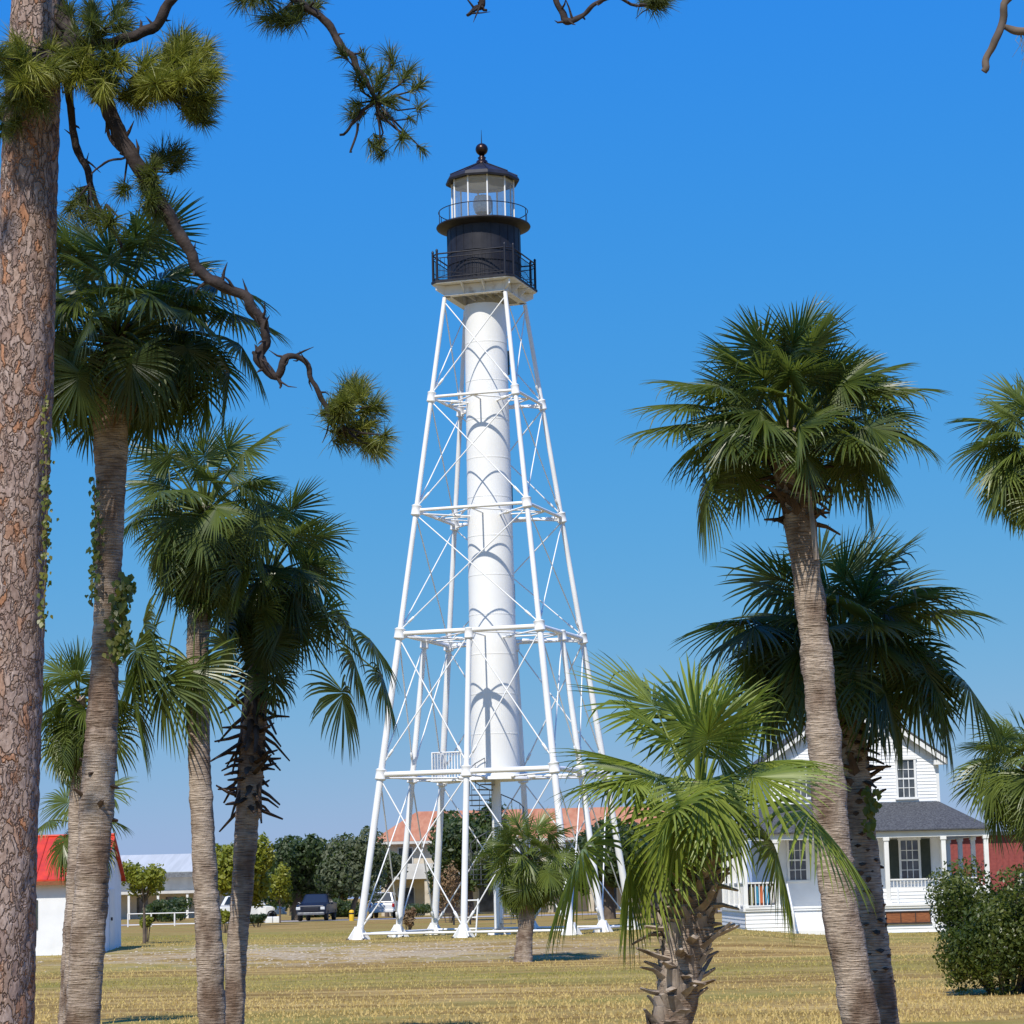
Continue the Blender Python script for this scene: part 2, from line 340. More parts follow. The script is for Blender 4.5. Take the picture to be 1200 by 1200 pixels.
# ================================================================ SETTING
def ground():
    xs = list(np.concatenate([np.linspace(-3000, -60, 14), np.arange(-50, 51, 1.0), np.linspace(60, 3000, 14)]))
    ys = list(np.concatenate([np.linspace(-300, 10, 6), np.arange(15, 131, 1.0), np.linspace(135, 200, 12), np.linspace(260, 5000, 14)]))
    V = np.array([(x, y, gz(x, y)) for y in ys for x in xs]); nx = len(xs)
    Fq = np.array([(j*nx+i, j*nx+i+1, (j+1)*nx+i+1, (j+1)*nx+i) for j in range(len(ys)-1) for i in range(nx-1)])
    tag(np_obj('ground', V, Fq, 'ground', smooth=True), kind='structure')
ground()
b = MB(); ra = 168; rb = 177
b.poly([(-40, ra, .02), (60, ra+2, .02), (60, rb+2, .02), (-40, rb, .02)]); tag(b.build('road', 'road'), kind='structure')

def grass():
    rs = np.random.RandomState(3); n = 90000
    y = 37 + (rs.rand(n)**1.35)*75; x = (rs.rand(n)-.5)*y*.44
    z = np.array([gz(a, c) for a, c in zip(x, y)])
    # clumpy density
    keep = np.array([mnoise.noise(Vector((a*.5, c*.25, 0))) for a, c in zip(x, y)]) + rs.rand(n)*1.0 > .28
    shell = (np.abs(y-80.5) < 4) & (np.abs(x+6) < 8) & (rs.rand(n) < .7)
    keep &= ~shell
    x, y, z = x[keep], y[keep], z[keep]; n = len(x)
    h = .025 + .045*rs.rand(n) + .05*(rs.rand(n) < .05); wd = .012 + .012*rs.rand(n); a = rs.rand(n)*np.pi*2
    P = np.stack([x, y, z-.01], 1); sd = np.stack([np.cos(a), np.sin(a)*.3, 0*a], 1)*wd[:, None]
    tip = P + np.stack([(rs.rand(n)-.5)*.06, (rs.rand(n)-.5)*.06, h], 1)
    V = np.stack([P-sd, P+sd, tip], 1).reshape(-1, 3); Fq = np.arange(3*n).reshape(-1, 3)
    g = np.exp(-((y-63)/6)**2)*.6 + np.exp(-((y-104)/10)**2)*.7 + rs.rand(n)*.35-.1
    tag(np_obj('grass', V, Fq, 'blade', tint=np.clip(g, 0, 1)), 'short dry golden grass blades across the lawn', 'grass', kind='stuff')
grass()
def shells():
    rs = np.random.RandomState(5); n = 900
    x = -6 + rs.randn(n)*4.2; y = 80.5 + rs.randn(n)*2.2; s = .015+.035*rs.rand(n)
    z = np.array([gz(a, c) for a, c in zip(x, y)]) + .004
    base = np.array([(-1, -.6, 0), (1, -.6, 0), (1, .6, 0), (-1, .6, 0), (-.6, -.4, .7), (.6, -.4, .7), (.6, .4, .7), (-.6, .4, .7)])
    V = (base[None]*s[:, None, None] + np.stack([x, y, z], 1)[:, None]).reshape(-1, 3)
    f = np.array([(4, 5, 6, 7), (0, 1, 5, 4), (1, 2, 6, 5), (2, 3, 7, 6), (3, 0, 4, 7)])
    Fq = (f[None] + 8*np.arange(n)[:, None, None]).reshape(-1, 4)
    tag(np_obj('shell_gravel', V, Fq, 'shell'), 'pale shell and gravel bits scattered over the worn bank', 'gravel', kind='stuff')
shells()

# ================================================================ LIGHTHOUSE
def zat(v, x0=570, D=93.76): return pix(x0, v, D).z
def lighthouse():
    cx, cy, yaw = -.814, 93.76, -.3133
    T = empty('lighthouse', (cx, cy, 0), 'tall white iron skeleton lighthouse with a black lantern room on its central tube', 'lighthouse', rz=yaw)
    H = [0, 5.7177, 10.7327, 15.2264, 19.4421, 23.2]
    A = lambda h: 3.8675 - .1161*h
    Sg = {'FL': (-1, -1), 'FR': (1, -1), 'BR': (1, 1), 'BL': (-1, 1), 'MF': (0, -1), 'ML': (-1, 0), 'MR': (1, 0), 'MB': (0, 1)}
    P = lambda n, h: Vector((Sg[n][0]*A(h), Sg[n][1]*A(h), h))
    cor = ['FL', 'FR', 'BR', 'BL']; mids = ['MF', 'MR', 'MB', 'ML']; ring8 = ['FL', 'MF', 'FR', 'MR', 'BR', 'MB', 'BL', 'ML']
    gx = {}
    for n in cor:
        MB().tube([P(n, .1), P(n, H[2])], [.130, .112], 14).tube([P(n, H[2]), P(n, H[5])], [.098, .078], 14).build('leg', 'steelwhite', T)
    for n in mids:
        MB().tube([P(n, .1), P(n, H[2])], [.118, .095], 14).build('leg', 'steelwhite', T)
    for n in ring8:                                                   # splayed cast feet
        p = P(n, 0); m = MB()
        g0 = -.12
        m.box(p.x-.38, p.y-.38, g0-.3, p.x+.38, p.y+.38, g0+.07)
        m.lathe([(.30, g0+.07), (.20, g0+.14), (.165, .28), (.155, .42), (.14, .44)], (p.x, p.y, 0), 16)
        for k in range(4):
            a = k*math.pi/2 + math.pi/4; c, s_ = math.cos(a), math.sin(a)
            m.poly([(p.x+c*.1-s_*.02, p.y+s_*.1+c*.02, g0+.1), (p.x+c*.48-s_*.02, p.y+s_*.48+c*.02, g0+.07), (p.x+c*.15-s_*.02, p.y+s_*.15+c*.02, .42)], (s_*.04, -c*.04, 0))
        m.build('foot', 'steelwhite', T, .015)
        mm = MB()
        for sx in (-1, 1): mm.lathe([(.045, g0+.10), (.045, g0+.16), (.0, g0+.165)], (p.x+sx*.3, p.y-.3, 0), 8)
        mm.build('anchor_bolt', 'rail', T)
    def collar(n, h, r):
        p = P(n, h); d = (P(n, h+1)-P(n, h)).normalized()
        m = MB().tube([p-d*.20, p-d*.16, p-d*.14, p+d*.14, p+d*.16, p+d*.20], [r*.8, r*1.1, r, r, r*1.1, r*.8], 14)
        m.build('collar', 'steelwhite', T)
    for i in (1, 2, 3, 4):
        for n in (ring8 if i == 1 else cor): collar(n, H[i], [.19, .19, .17, .15][i-1])
    for n in mids: collar(n, H[2]-.12, .16)
    def bar(a, b_, r, name, n=8, tb=False):
        m = MB().tube([a, b_], r, n)
        if tb:
            d = (b_-a).normalized(); q = a + d*(.55)
            m.tube([q-d*.16, q-d*.13, q+d*.13, q+d*.16], [r*.8, r*2.0, r*2.0, r*.8], n)
        m.build(name, 'steelwhite', T)
    # horizontals
    for h, rr in ((.18, .045), (H[1], .095)):
        for i in range(8): bar(P(ring8[i], h), P(ring8[(i+1) % 8], h), rr, 'horizontal_beam', 10)
    for i in (2, 3, 4):
        for k in range(4): bar(P(cor[k], H[i]), P(cor[(k+1) % 4], H[i]), [.085, .062, .055][i-2], 'horizontal_beam', 10)
    # face bracing
    for lv in (0, 1):
        for i in range(8):
            a, b_ = ring8[i], ring8[(i+1) % 8]
            bar(P(a, H[lv]+.3), P(b_, H[lv+1]-.15), .026, 'brace_rod', 6, True); bar(P(b_, H[lv]+.3), P(a, H[lv+1]-.15), .026, 'brace_rod', 6, True)
    for lv in (2, 3, 4):
        for i in range(4):
            a, b_ = cor[i], cor[(i+1) % 4]
            bar(P(a, H[lv]+.12), P(b_, H[lv+1]-.15), .023, 'brace_rod', 6, True); bar(P(b_, H[lv]+.12), P(a, H[lv+1]-.15), .023, 'brace_rod', 6, True)
    # rods from the ring to the tube and across the ring corners
    for i in (1, 2, 3, 4):
        for n in (ring8 if i == 1 else cor):
            p = P(n, H[i]-.12); c = Vector((0, 0, p.z)); q = c + (p-c).normalized()*.8
            bar(q, p, .035, 'radial_strut', 6, True)
        if i > 1:
            mp = [(P(cor[k], H[i]-.05)+P(cor[(k+1) % 4], H[i]-.05))/2 for k in range(4)]
            for k in range(4): bar(mp[k], mp[(k+1) % 4], .028, 'ring_tie', 6)
            for k in range(4):
                q = mp[k]; c = Vector((0, 0, q.z)); bar(c+(q-c).normalized()*.8, q, .03, 'radial_strut', 6)
    # central tube in riveted courses
    z0, z1 = 5.62, 23.0; prof = [(.98, z0-.02), (.98, z0+.06), (.90, z0+.07)]
    nb = 12
    for k in range(nb+1):
        t = k/nb; z = z0+.1+(z1-z0-.1)*t; r = .885 - .115*t
        if 0 < k < nb: prof += [(r, z-.022), (r+.007, z-.02), (r+.007, z+.02), (r, z+.022)]
        else: prof.append((r, z))
    MB().lathe(prof, n=72, sm=False).build('central_tube', 'tubewhite', T)
    m = MB()                                                           # slit windows on the far right of the tube
    for z in (20.9, 15.9, 12.2):
        mt = Matrix.Rotation(R(38), 4, 'Z'); m.box(.775, -.14, z-.45, .86, .14, z+.45, mt)
    m.build('tube_window', 'glassdark', T)
    # landing, support column, spiral stair
    MB().lathe([(1.30, 5.50), (1.30, 5.60), (.5, 5.61)], n=32).build('landing_deck', 'steelwhite', T)
    m = MB().box(-2.3, -.55, 5.52, -.8, .75, 5.60); m.build('walkway', 'steelwhite', T)
    m = MB()
    for k in range(11):
        x = -2.25 + k*.11
        for y in (-.5, .7): m.tube([(x, y, 5.6), (x, y, 6.55)], .014 if k not in (0, 10) else .03, 6)
    for k in range(10): m.tube([(-2.25, -.5+k*.12, 5.6), (-2.25, -.5+k*.12, 6.55)], .014, 6)
    m.tube([(-1.15, -.5, 6.56), (-2.25, -.5, 6.56), (-2.25, .7, 6.56), (-1.15, .7, 6.56)], .028, 8); m.build('landing_railing', 'steelwhite', T)
    MB().tube([(0, 0, -.2), (0, 0, 5.5)], .17, 16).lathe([(.45, -.2), (.4, .12), (.2, .2)], n=16).build('support_column', 'steelwhite', T)
    n = 30; m = MB(); rl = []
    for k in range(n):
        a = R(-70)+k*R(24); z = .2 + k*(5.3/n); ca, sa = math.cos, math.sin
        d = R(12)
        m.poly([(.17*ca(a-d), .17*sa(a-d), z), (1.0*ca(a-d), 1.0*sa(a-d), z), (1.0*ca(a+d), 1.0*sa(a+d), z), (.17*ca(a+d), .17*sa(a+d), z)], (0, 0, .035))
        rl.append((1.0*ca(a), 1.0*sa(a), z+.95))
    m.build('stair_tread', 'grey', T)
    m = MB().tube(rl, .02, 6)
    for p in rl: m.tube([(p[0], p[1], p[2]-.95), p], .012, 5)
    m.build('stair_rail', 'grey', T)
    m = MB()                                                           # white stair gate at the foot
    for x in (-.95, -.45): m.tube([(x, -1.3, -.1), (x+.06, -1.1, 1.3)], .03, 6)
    for z in (.25, .65, 1.25): m.tube([(-.95+.04*z, -1.3+.15*z, z), (-.45+.04*z, -1.3+.15*z, z)], .028, 6)
    m.build('stair_gate', 'steelwhite', T)
    # gallery
    zd = zat(336); b_ = 1.62; ch = .10
    def octsq(h, c): return [(-h+c, -h), (h-c, -h), (h, -h+c), (h, h-c), (h-c, h), (-h+c, h), (-h, h-c), (-h, -h+c)]
    m = MB(); m.poly([(x, y, zd-.06) for x, y in octsq(b_, .25)], (0, 0, .08)); m.build('gallery_deck', 'black', T)
    m = MB(); m.poly([(x, y, zd-.10) for x, y in octsq(b_-.03, .25)], (0, 0, .035))
    m.build('gallery_soffit', 'rustwhite', T)
    m = MB(); hb = 1.12                                                # box beam under the deck with brackets
    for k in range(4):
        mt = Matrix.Rotation(k*math.pi/2, 4, 'Z')
        m.box(-hb-.06, -hb-.06, zd-.50, hb-.06, -hb+.06, zd-.11, mt)
        m.box(-hb-.06, -hb-.14, zd-.52, hb+.06, -hb+.14, zd-.50, mt)
    m.build('box_beam', 'rustwhite', T, .01)
    m = MB()
    for k in range(4):
        mt = Matrix.Rotation(k*math.pi/2, 4, 'Z')
        for x in (-.4, .4):
            m = MB(); m.add([mt @ Vector(q) for q in ((x-.02, -hb-.06, zd-.48), (x-.02, -b_+.04, zd-.11), (x-.02, -hb-.06, zd-.11), (x+.02, -hb-.06, zd-.48), (x+.02, -b_+.04, zd-.11), (x+.02, -hb-.06, zd-.11))],
                  [(0, 1, 2), (5, 4, 3), (0, 3, 4, 1), (1, 4, 5, 2), (2, 5, 3, 0)]); m.build('deck_bracket', 'rustwhite', T)
        mt = Matrix.Rotation(k*math.pi/2+math.pi/4, 4, 'Z'); q = hb*1.414; e = b_*1.414-.28
        m = MB(); m.add([mt @ Vector(z_) for z_ in ((-.03, -q, zd-.50), (-.03, -e, zd-.30), (-.03, -e, zd-.11), (-.03, -q, zd-.11), (.03, -q, zd-.50), (.03, -e, zd-.30), (.03, -e, zd-.11), (.03, -q, zd-.11))],
              [(0, 1, 2, 3), (7, 6, 5, 4), (0, 4, 5, 1), (1, 5, 6, 2), (2, 6, 7, 3), (3, 7, 4, 0)]); m.build('deck_bracket', 'rustwhite', T)
    m = MB()
    for x in np.linspace(-1.1, 1.1, 7): m.box(x-.03, -hb+.06, zd-.25, x+.03, hb-.06, zd-.11)
    m.build('joist', 'rustwhite', T)
    zr = zd+1.02; oc = octsq(b_-.06, .25)
    m = MB()
    for zz, r in ((zr, .028), (zr-.16, .018), (zd+.12, .018)):
        m.tube([(x, y, zz) for x, y in oc+[oc[0]]], r, 6)
    for i in range(8):
        a, c = Vector((*oc[i], 0)), Vector((*oc[(i+1) % 8], 0)); L_ = (c-a).length; k = max(1, int(L_/.14))
        m.tube([a+Vector((0, 0, zd)), a+Vector((0, 0, zr+.1))], .045, 8); m.lathe([(0, zr+.2), (.05, zr+.15), (.05, zr+.1)][::-1], (a.x, a.y, 0), 8)
        if L_ > .8:
            for j in range(1, k): q = a.lerp(c, j/k); m.tube([q+Vector((0, 0, zd+.12)), q+Vector((0, 0, zr-.16))], .009, 4)
            for (s0, s1) in ((0, .5), (.5, 1)):
                m.tube([a.lerp(c, s0)+Vector((0, 0, zd+.12)), a.lerp(c, s1)+Vector((0, 0, zd+.42))], .012, 4)
                m.tube([a.lerp(c, s0)+Vector((0, 0, zd+.42)), a.lerp(c, s1)+Vector((0, 0, zd+.12))], .012, 4)
    m.build('gallery_railing', 'rail', T)
    # watch room drum
    zt = zat(268); rd = 1.36
    prof = [(rd+.06, zd+.02), (rd+.06, zd+.1), (rd, zd+.11)]
    for z in (zd+.75, zd+1.15): prof += [(rd, z-.03), (rd+.025, z-.02), (rd+.025, z+.02), (rd, z+.03)]
    prof += [(rd, zt)]
    MB().lathe(prof, n=64, sm=False).build('watch_room', 'black', T)
    m = MB()
    for k in range(24):
        mt = Matrix.Rotation(k*math.pi/12, 4, 'Z'); m.box(-.012, -rd-.012, zd+.12, .012, -rd+.01, zt-.05, mt)
    m.build('watch_room_seam', 'black', T)
    # upper gallery
    MB().lathe([(rd, zt-.12), (1.62, zt-.03), (1.74, zt), (1.76, zt+.04), (1.74, zt+.08), (1.1, zt+.085)], n=48).build('upper_gallery_deck', 'black', T)
    m = MB()
    for k in range(12):
        a = k*math.pi/6; c, s_ = math.cos(a), math.sin(a)
        m.tube([(1.66*c, 1.66*s_, zt+.08), (1.66*c, 1.66*s_, zt+.62)], .014, 6)
    for zz in (zt+.62,): m.tube([(1.66*math.cos(a), 1.66*math.sin(a), zz) for a in np.linspace(0, 2*math.pi, 49)], .017, 6)
    m.build('upper_gallery_railing', 'rail', T)
    # lantern: ten-sided, clear panes between slim white posts
    ns = 10; rl_ = 1.17; zg0 = zt+.09; zg1 = zat(213); off = R(9)
    an = [off+2*math.pi*k/ns for k in range(ns)]
    MB().lathe([(rl_+.04, zg0), (rl_+.04, zg0+.10), (rl_-.05, zg0+.10)], n=ns, sm=False, rot=off).build('lantern_sill', 'black', T)
    for a in an: MB().tube([(rl_*math.cos(a), rl_*math.sin(a), zg0+.08), (rl_*math.cos(a), rl_*math.sin(a), zg1)], .032, 8).build('lantern_post', 'steelwhite', T)
    for k in range(ns):
        a, c = an[k], an[(k+1) % ns]; r_ = rl_-.01
        MB().add([(r_*math.cos(a), r_*math.sin(a), zg0+.1), (r_*math.cos(c), r_*math.sin(c), zg0+.1), (r_*math.cos(c), r_*math.sin(c), zg1), (r_*math.cos(a), r_*math.sin(a), zg1)], [(0, 1, 2, 3)]) \
            if False else None
        mm = MB(); mm.add([(r_*math.cos(a), r_*math.sin(a), zg0+.1), (r_*math.cos(c), r_*math.sin(c), zg0+.1), (r_*math.cos(c), r_*math.sin(c), zg1), (r_*math.cos(a), r_*math.sin(a), zg1)], [(0, 1, 2, 3)])
        mm.build('lantern_pane', 'clearglass', T)
    MB().lathe([(1.10, zg1-.14), (1.14, zg1-.13), (1.14, zg1-.04), (.02, zg1-.05)], n=ns, sm=False, rot=off, cap=False).build('lantern_ceiling', 'ceiling', T)
    # roof
    rr = 1.38; ze = zg1-.02; zp = zat(191)
    MB().lathe([(rl_, ze+.0), (rr, ze-.05), (rr+.02, ze+.02), (rr-.06, ze+.16), (.22, zp-.05), (.2, zp+.02)], n=ns, sm=False, rot=off).build('lantern_roof', 'black', T)
    m = MB()
    for a in an: m.tube([((rr-.05)*math.cos(a), (rr-.05)*math.sin(a), ze+.17), (.22*math.cos(a), .22*math.sin(a), zp-.03)], .022, 6)
    m.build('roof_rib', 'black', T)
    zb = zat(175)
    MB().lathe([(.24, zp-.03), (.2, zp+.08), (.12, zp+.13), (.16, zp+.2), (.1, zp+.25), (.1, zb-.2)] + [(.235*math.sin(t), zb-.235*math.cos(t)) for t in np.linspace(.4, math.pi, 14)], n=24).build('ball_finial', 'bronze', T)
    MB().tube([(0, 0, zb+.2), (0, 0, zat(152))], [.02, .006], 6).build('lightning_rod', 'rail', T)
    # lens on a pedestal
    MB().lathe([(.3, zg0+.1), (.12, zg0+.15), (.12, zg0+.45), (.25, zg0+.5)], n=16).build('lens_pedestal', 'grey', T)
    pr = [(.10, zg0+.5)]
    for k in range(12): z = zg0+.5+k*.055; r = .28+.07*math.sin(math.pi*k/11); pr += [(r, z), (r+.03, z+.027)]
    MB().lathe(pr + [(.1, zg0+1.2)], n=20).build('lens', 'lens', T)
lighthouse()

# ================================================================ HOUSES
def lap_wall(m, p0, p1, z0, z1, nrm, pitch=.13, clip=None):
    """clapboard wall from p0 to p1 (xy), boards leaning out at the foot; clip(z)->(t0,t1)"""
    n = Vector((*nrm, 0)); a = Vector((*p0, 0)); b_ = Vector((*p1, 0)); k = max(1, round((z1-z0)/pitch)); ph = (z1-z0)/k
    for i in range(k):
        zl, zh = z0+i*ph, z0+(i+1)*ph
        t0, t1 = (0, 1) if clip is None else clip(zl); u0, u1 = (0, 1) if clip is None else clip(zh)
        if t1 <= t0: continue
        if u1 < u0: u0 = u1 = (t0+t1)/2
        q = [a.lerp(b_, t0)+n*.028, a.lerp(b_, t1)+n*.028, a.lerp(b_, u1)+n*.006, a.lerp(b_, u0)+n*.006]
        Z = [zl, zl, zh, zh]; vs_ = [Vector((v.x, v.y, z)) for v, z in zip(q, Z)]
        lo = [Vector((v.x, v.y, zl)) for v in (a.lerp(b_, t0), a.lerp(b_, t1))]
        m.add(vs_ + lo, [(0, 1, 2, 3), (4, 5, 1, 0)])
def sash_window(T, x, y, z0, z1, wd, nx=3, ny=4, fr='white'):
    hw = wd/2
    f = MB(); t = .09
    f.box(x-hw-t, y-.06, z0-.02, x-hw, y+.02, z1+.02); f.box(x+hw, y-.06, z0-.02, x+hw+t, y+.02, z1+.02)
    f.box(x-hw-t-.03, y-.075, z1+.02, x+hw+t+.03, y+.02, z1+.13); f.box(x-hw-t-.04, y-.10, z0-.10, x+hw+t+.04, y+.02, z0-.02)
    fo = f.build('window', fr, T, .006)
    MB().box(x-hw, y-.005, z0, x+hw, y+.015, z1).build('pane', 'glassdark', fo)
    m = MB()
    for i in range(1, nx): xx = x-hw+wd*i/nx; m.box(xx-.014, y-.025, z0, xx+.014, y-.006, z1)
    for j in range(1, ny): zz = z0+(z1-z0)*j/ny; k = .03 if j*2 == ny else .014; m.box(x-hw, y-.030, zz-k, x+hw, y-.008, zz+k)
    m.build('muntin', fr, fo)
def keeper_house():
    Yp, Yw, Yb = 100.0, 102.0, 111.5
    xL, xR = pix(903, 920, Yw).x, pix(1098, 900, Yw).x; zg = gz(13, 99)-.15
    T = empty('wooden_house', ((xL+xR)/2, Yp, zg), 'two storey white clapboard house with grey shingle porch roof behind the palms', 'house')
    off = Vector(T.location)
    def Bd(m, name, mt, bevel=0):
        m.v = [(a-off.x, b_-off.y, c-off.z) for a, b_, c in m.v]; return m.build(name, mt, T, bevel)
    X = lambda u, v, Y: pix(u, v, Y).x
    Z = lambda u, v, Y: pix(u, v, Y).z
    ze = Z(1098, 884, Yw); zpr = Z(1040, 942, Yw); zap = ze + (xR-xL)/2*.72
    zfl = Z(1060, 1061, Yp); zeave = Z(1060, 977, Yp)
    # main walls
    m = MB(); xm = (xL+xR)/2; Wd = xR-xL
    lap_wall(m, (xL, Yw), (xR, Yw), zfl, ze, (0, -1)); Hh = zap-ze
    lap_wall(m, (xL, Yw), (xR, Yw), ze, zap, (0, -1), clip=lambda z: ((z-ze)/Hh/2, 1-(z-ze)/Hh/2))
    lap_wall(m, (xL, Yb), (xL, Yw), zfl, ze, (-1, 0)); lap_wall(m, (xR, Yw), (xR, Yb), zfl, ze, (1, 0))
    m.poly([(xL, Yb, zfl), (xR, Yb, zfl), (xR, Yb, ze), (xm, Yb, zap), (xL, Yb, ze)]); Bd(m, 'wall', 'siding')
    m = MB()
    for x in (xL, xR): m.box(x-.06, Yw-.045, zfl, x+.06, Yw+.07, ze+.02)
    # rake boards
    ov = .35
    for s in (-1, 1):
        xe = xm+s*(Wd/2+ov); zlo = zap-(Wd/2+ov)*.72
        m.poly([(xm, Yw-.38, zap+.06), (xe, Yw-.38, zlo+.06), (xe, Yw-.38, zlo-.16), (xm, Yw-.38, zap-.18)], (0, .05, 0))
        m.poly([(xm, Yw-.05, zap-.08), (xe-s*.3, Yw-.05, zlo+.1), (xe-s*.3, Yw-.05, zlo-.12), (xm, Yw-.05, zap-.32)], (0, .03, 0))
        m.poly([(xe, Yw-.3, zlo-.16), (xe-s*.5, Yw-.3, zlo-.16), (xe-s*.5, Yw, zlo-.16), (xe, Yw, zlo-.16)], (0, 0, .18))
    Bd(m, 'trim', 'white')
    m = MB()
    for s in (-1, 1):
        xe = xm+s*(Wd/2+ov+.03); zlo = zap-(Wd/2+ov)*.72
        m.poly([(xm, Yw-.42, zap+.07), (xe, Yw-.42, zlo+.07), (xe, Yb+.3, zlo+.07), (xm, Yb+.3, zap+.07)], (0, 0, .07))
    Bd(m, 'roof', 'shingle')
    # upper windows
    def win(u0, u1, v0, v1, Y, nx=3, ny=4):
        um, vm = (u0+u1)/2, (v0+v1)/2
        sash_window(T, X(um, vm, Y)-off.x, Y-off.y-.03, Z(um, v1, Y)-off.z, Z(um, v0, Y)-off.z, (u1-u0)*mpp(Y), nx, ny)
    win(1052, 1071, 891, 934, Yw); win(931, 951, 893, 934, Yw)
    # porch
    pL, pR = X(871, 1000, Yp), X(1157, 1000, Yp)
    m = MB()
    m.box(pL-.1, Yp-.05, zeave-.13, pR+.1, Yp+.15, zeave+.10); m.box(pL-.1, Yp+.15, zeave-.13, pL+.1, Yb, zeave+.10); m.box(pR-.1, Yp+.15, zeave-.13, pR+.1, Yb, zeave+.10)
    Bd(m, 'porch_fascia', 'white')
    m = MB(); e = .22; ez = zeave+.11
    fr = [(pL-e, Yp-e, ez), (pR+e, Yp-e, ez), (xR, Yw-.05, zpr), (xL, Yw-.05, zpr)]
    lf = [(pL-e, Yb, ez), (pL-e, Yp-e, ez), (xL, Yw-.05, zpr), (xL, Yb, zpr)]
    rt = [(pR+e, Yp-e, ez), (pR+e, Yb, ez), (xR, Yb, zpr), (xR, Yw-.05, zpr)]
    for q in (fr, lf, rt): m.poly(q, (0, 0, .05))
    Bd(m, 'porch_roof', 'shingle')
    m = MB(); m.box(pL, Yp+.15, zeave+.02, pR, Yw-.05, zeave+.05); Bd(m, 'porch_ceiling', 'siding')
    m = MB(); m.box(pL-.08, Yp-.08, zfl-.10, pR+.08, Yw, zfl); m.box(pL-.08, Yw, zfl-.10, xL, Yb, zfl); m.box(xR, Yw, zfl-.10, pR+.08, Yb, zfl); Bd(m, 'porch_floor', 'white')
    cols = [(X(u, 1000, Yp), Yp+.05) for u in (872, 909, 972, 1039, 1106, 1156)] + [(pL+.02, y) for y in (102.4, 104.8, 107.4, 110.4)] + [(pR-.02, y) for y in (103, 106, 109)]
    for x, y in cols:
        m = MB(); m.box(x-.085, y-.085, zfl, x+.085, y+.085, zeave-.13); m.box(x-.115, y-.115, zeave-.25, x+.115, y+.115, zeave-.13); m.box(x-.115, y-.115, zfl, x+.115, y+.115, zfl+.14)
        Bd(m, 'porch_column', 'white')
    # railings; clapboarded half wall below the pickets on the right
    def rail(x0, y0, x1, y1, zb, zt):
        m = MB()
        a, c = Vector((x0, y0, 0)), Vector((x1, y1, 0)); L_ = (c-a).length; k = int(L_/.13); ax = 0 if abs(x1-x0) > .1 else 1
        def bx(z, h, wd):
            if ax == 0: m.box(x0, y0-wd, z, x1, y0+wd, z+h)
            else: m.box(x0-wd, y0, z, x0+wd, y1, z+h)
        bx(zt-.05, .06, .04); bx(zb, .05, .03)
        for i in range(1, k): q = a.lerp(c, i/k); m.box(q.x-.017, q.y-.017, zb+.05, q.x+.017, q.y+.017, zt-.05)
        Bd(m, 'railing', 'white')
    zrt = Z(1060, 1030, Yp); zrm = Z(1060, 1041, Yp)
    rail(cols[3][0]+.09, Yp+.05, cols[4][0]-.09, Yp+.05, zrm, zrt)
    rail(cols[4][0]+.09, Yp+.05, cols[5][0]-.09, Yp+.05, zrm, zrt)
    rail(cols[0][0]+.09, Yp+.05, cols[1][0]-.09, Yp+.05, zfl+.08, zrt)
    ys = [Yp+.05, 102.4, 104.8, 107.4, 110.4]
    for a, c in zip(ys[:-1], ys[1:]): rail(pL+.02, a+.09, pL+.02, c-.09, zfl+.08, zrt)
    m = MB(); lap_wall(m, (cols[3][0]-.5, Yp+.02), (pR, Yp+.02), zfl, zrm, (0, -1)); 
    m.box(X(1052, 1050, Yp)-.03, Yp-.04, zfl+.05, X(1052, 1050, Yp)+.04, Yp, zrm); Bd(m, 'half_wall', 'siding')
    m = MB(); m.box(pL, Yp-.11, zfl-.02, pR+.1, Yp-.06, zfl+.06); Bd(m, 'ledge', 'white')
    m = MB(); lap_wall(m, (pL, Yp), (pR, Yp), zg-.3, zfl-.1, (0, -1), .15); lap_wall(m, (pL, Yb), (pL, Yp), zg-.3, zfl-.1, (-1, 0), .15); lap_wall(m, (pR, Yp), (pR, Yb), zg-.3, zfl-.1, (1, 0), .15)
    Bd(m, 'skirt', 'siding')
    # brown basement vent panel
    m = MB(); x0, x1 = X(1038, 1075, Yp), X(1090, 1075, Yp); z0, z1 = Z(1062, 1081, Yp), Z(1062, 1069, Yp)
    m.box(x0, Yp-.06, z0, x1, Yp-.032, z1); Bd(m, 'vent_panel', 'wood')
    m = MB()
    for i in range(4): xx = x0+(x1-x0)*i/3; m.box(xx-.015, Yp-.08, z0, xx+.015, Yp-.06, z1)
    m.box(x0-.05, Yp-.09, z0-.06, x1+.05, Yp-.03, z0); m.box(x0-.05, Yp-.09, z1, x1+.05, Yp-.03, z1+.05); Bd(m, 'vent_frame', 'darkwood')
    # porch window with shutters, doors, left window
    win(1056, 1076, 985, 1031, Yw, 3, 4)
    for u in (1047.5, 1084.5):
        m = MB(); x = X(u, 1005, Yw); m.box(x-.19, Yw-.07, Z(1065, 1032, Yw), x+.19, Yw-.035, Z(1065, 983, Yw))
        for k in range(14): zz = Z(1065, 1031, Yw)+.06+k*.105; m.box(x-.15, Yw-.085, zz, x+.15, Yw-.068, zz+.05)
        Bd(m, 'shutter', 'shutter')
    win(925, 944, 985, 1031, Yw, 3, 4)
    m = MB(); x = X(985, 1000, Yw); m.box(x-.45, Yw-.06, zfl, x+.45, Yw-.03, zfl+2.05); d = Bd(m, 'door', 'shutter')
    m = MB(); m.lathe([(0, -.03), (.03, 0), (0, .03)], (x+.36-off.x, Yw-.1-off.y, zfl+1-off.z), 8); m.build('handle', 'chrome', d)
    # front steps
    m = MB(); xs0, xs1 = X(925, 1080, Yp), X(962, 1080, Yp); k = 7; hh = (zfl-zg)/k
    for i in range(k): m.box(xs0, Yp-.1-(i+1)*.27, zg-.2, xs1, Yp-.1-i*.27, zfl-(i+1)*hh+.0)
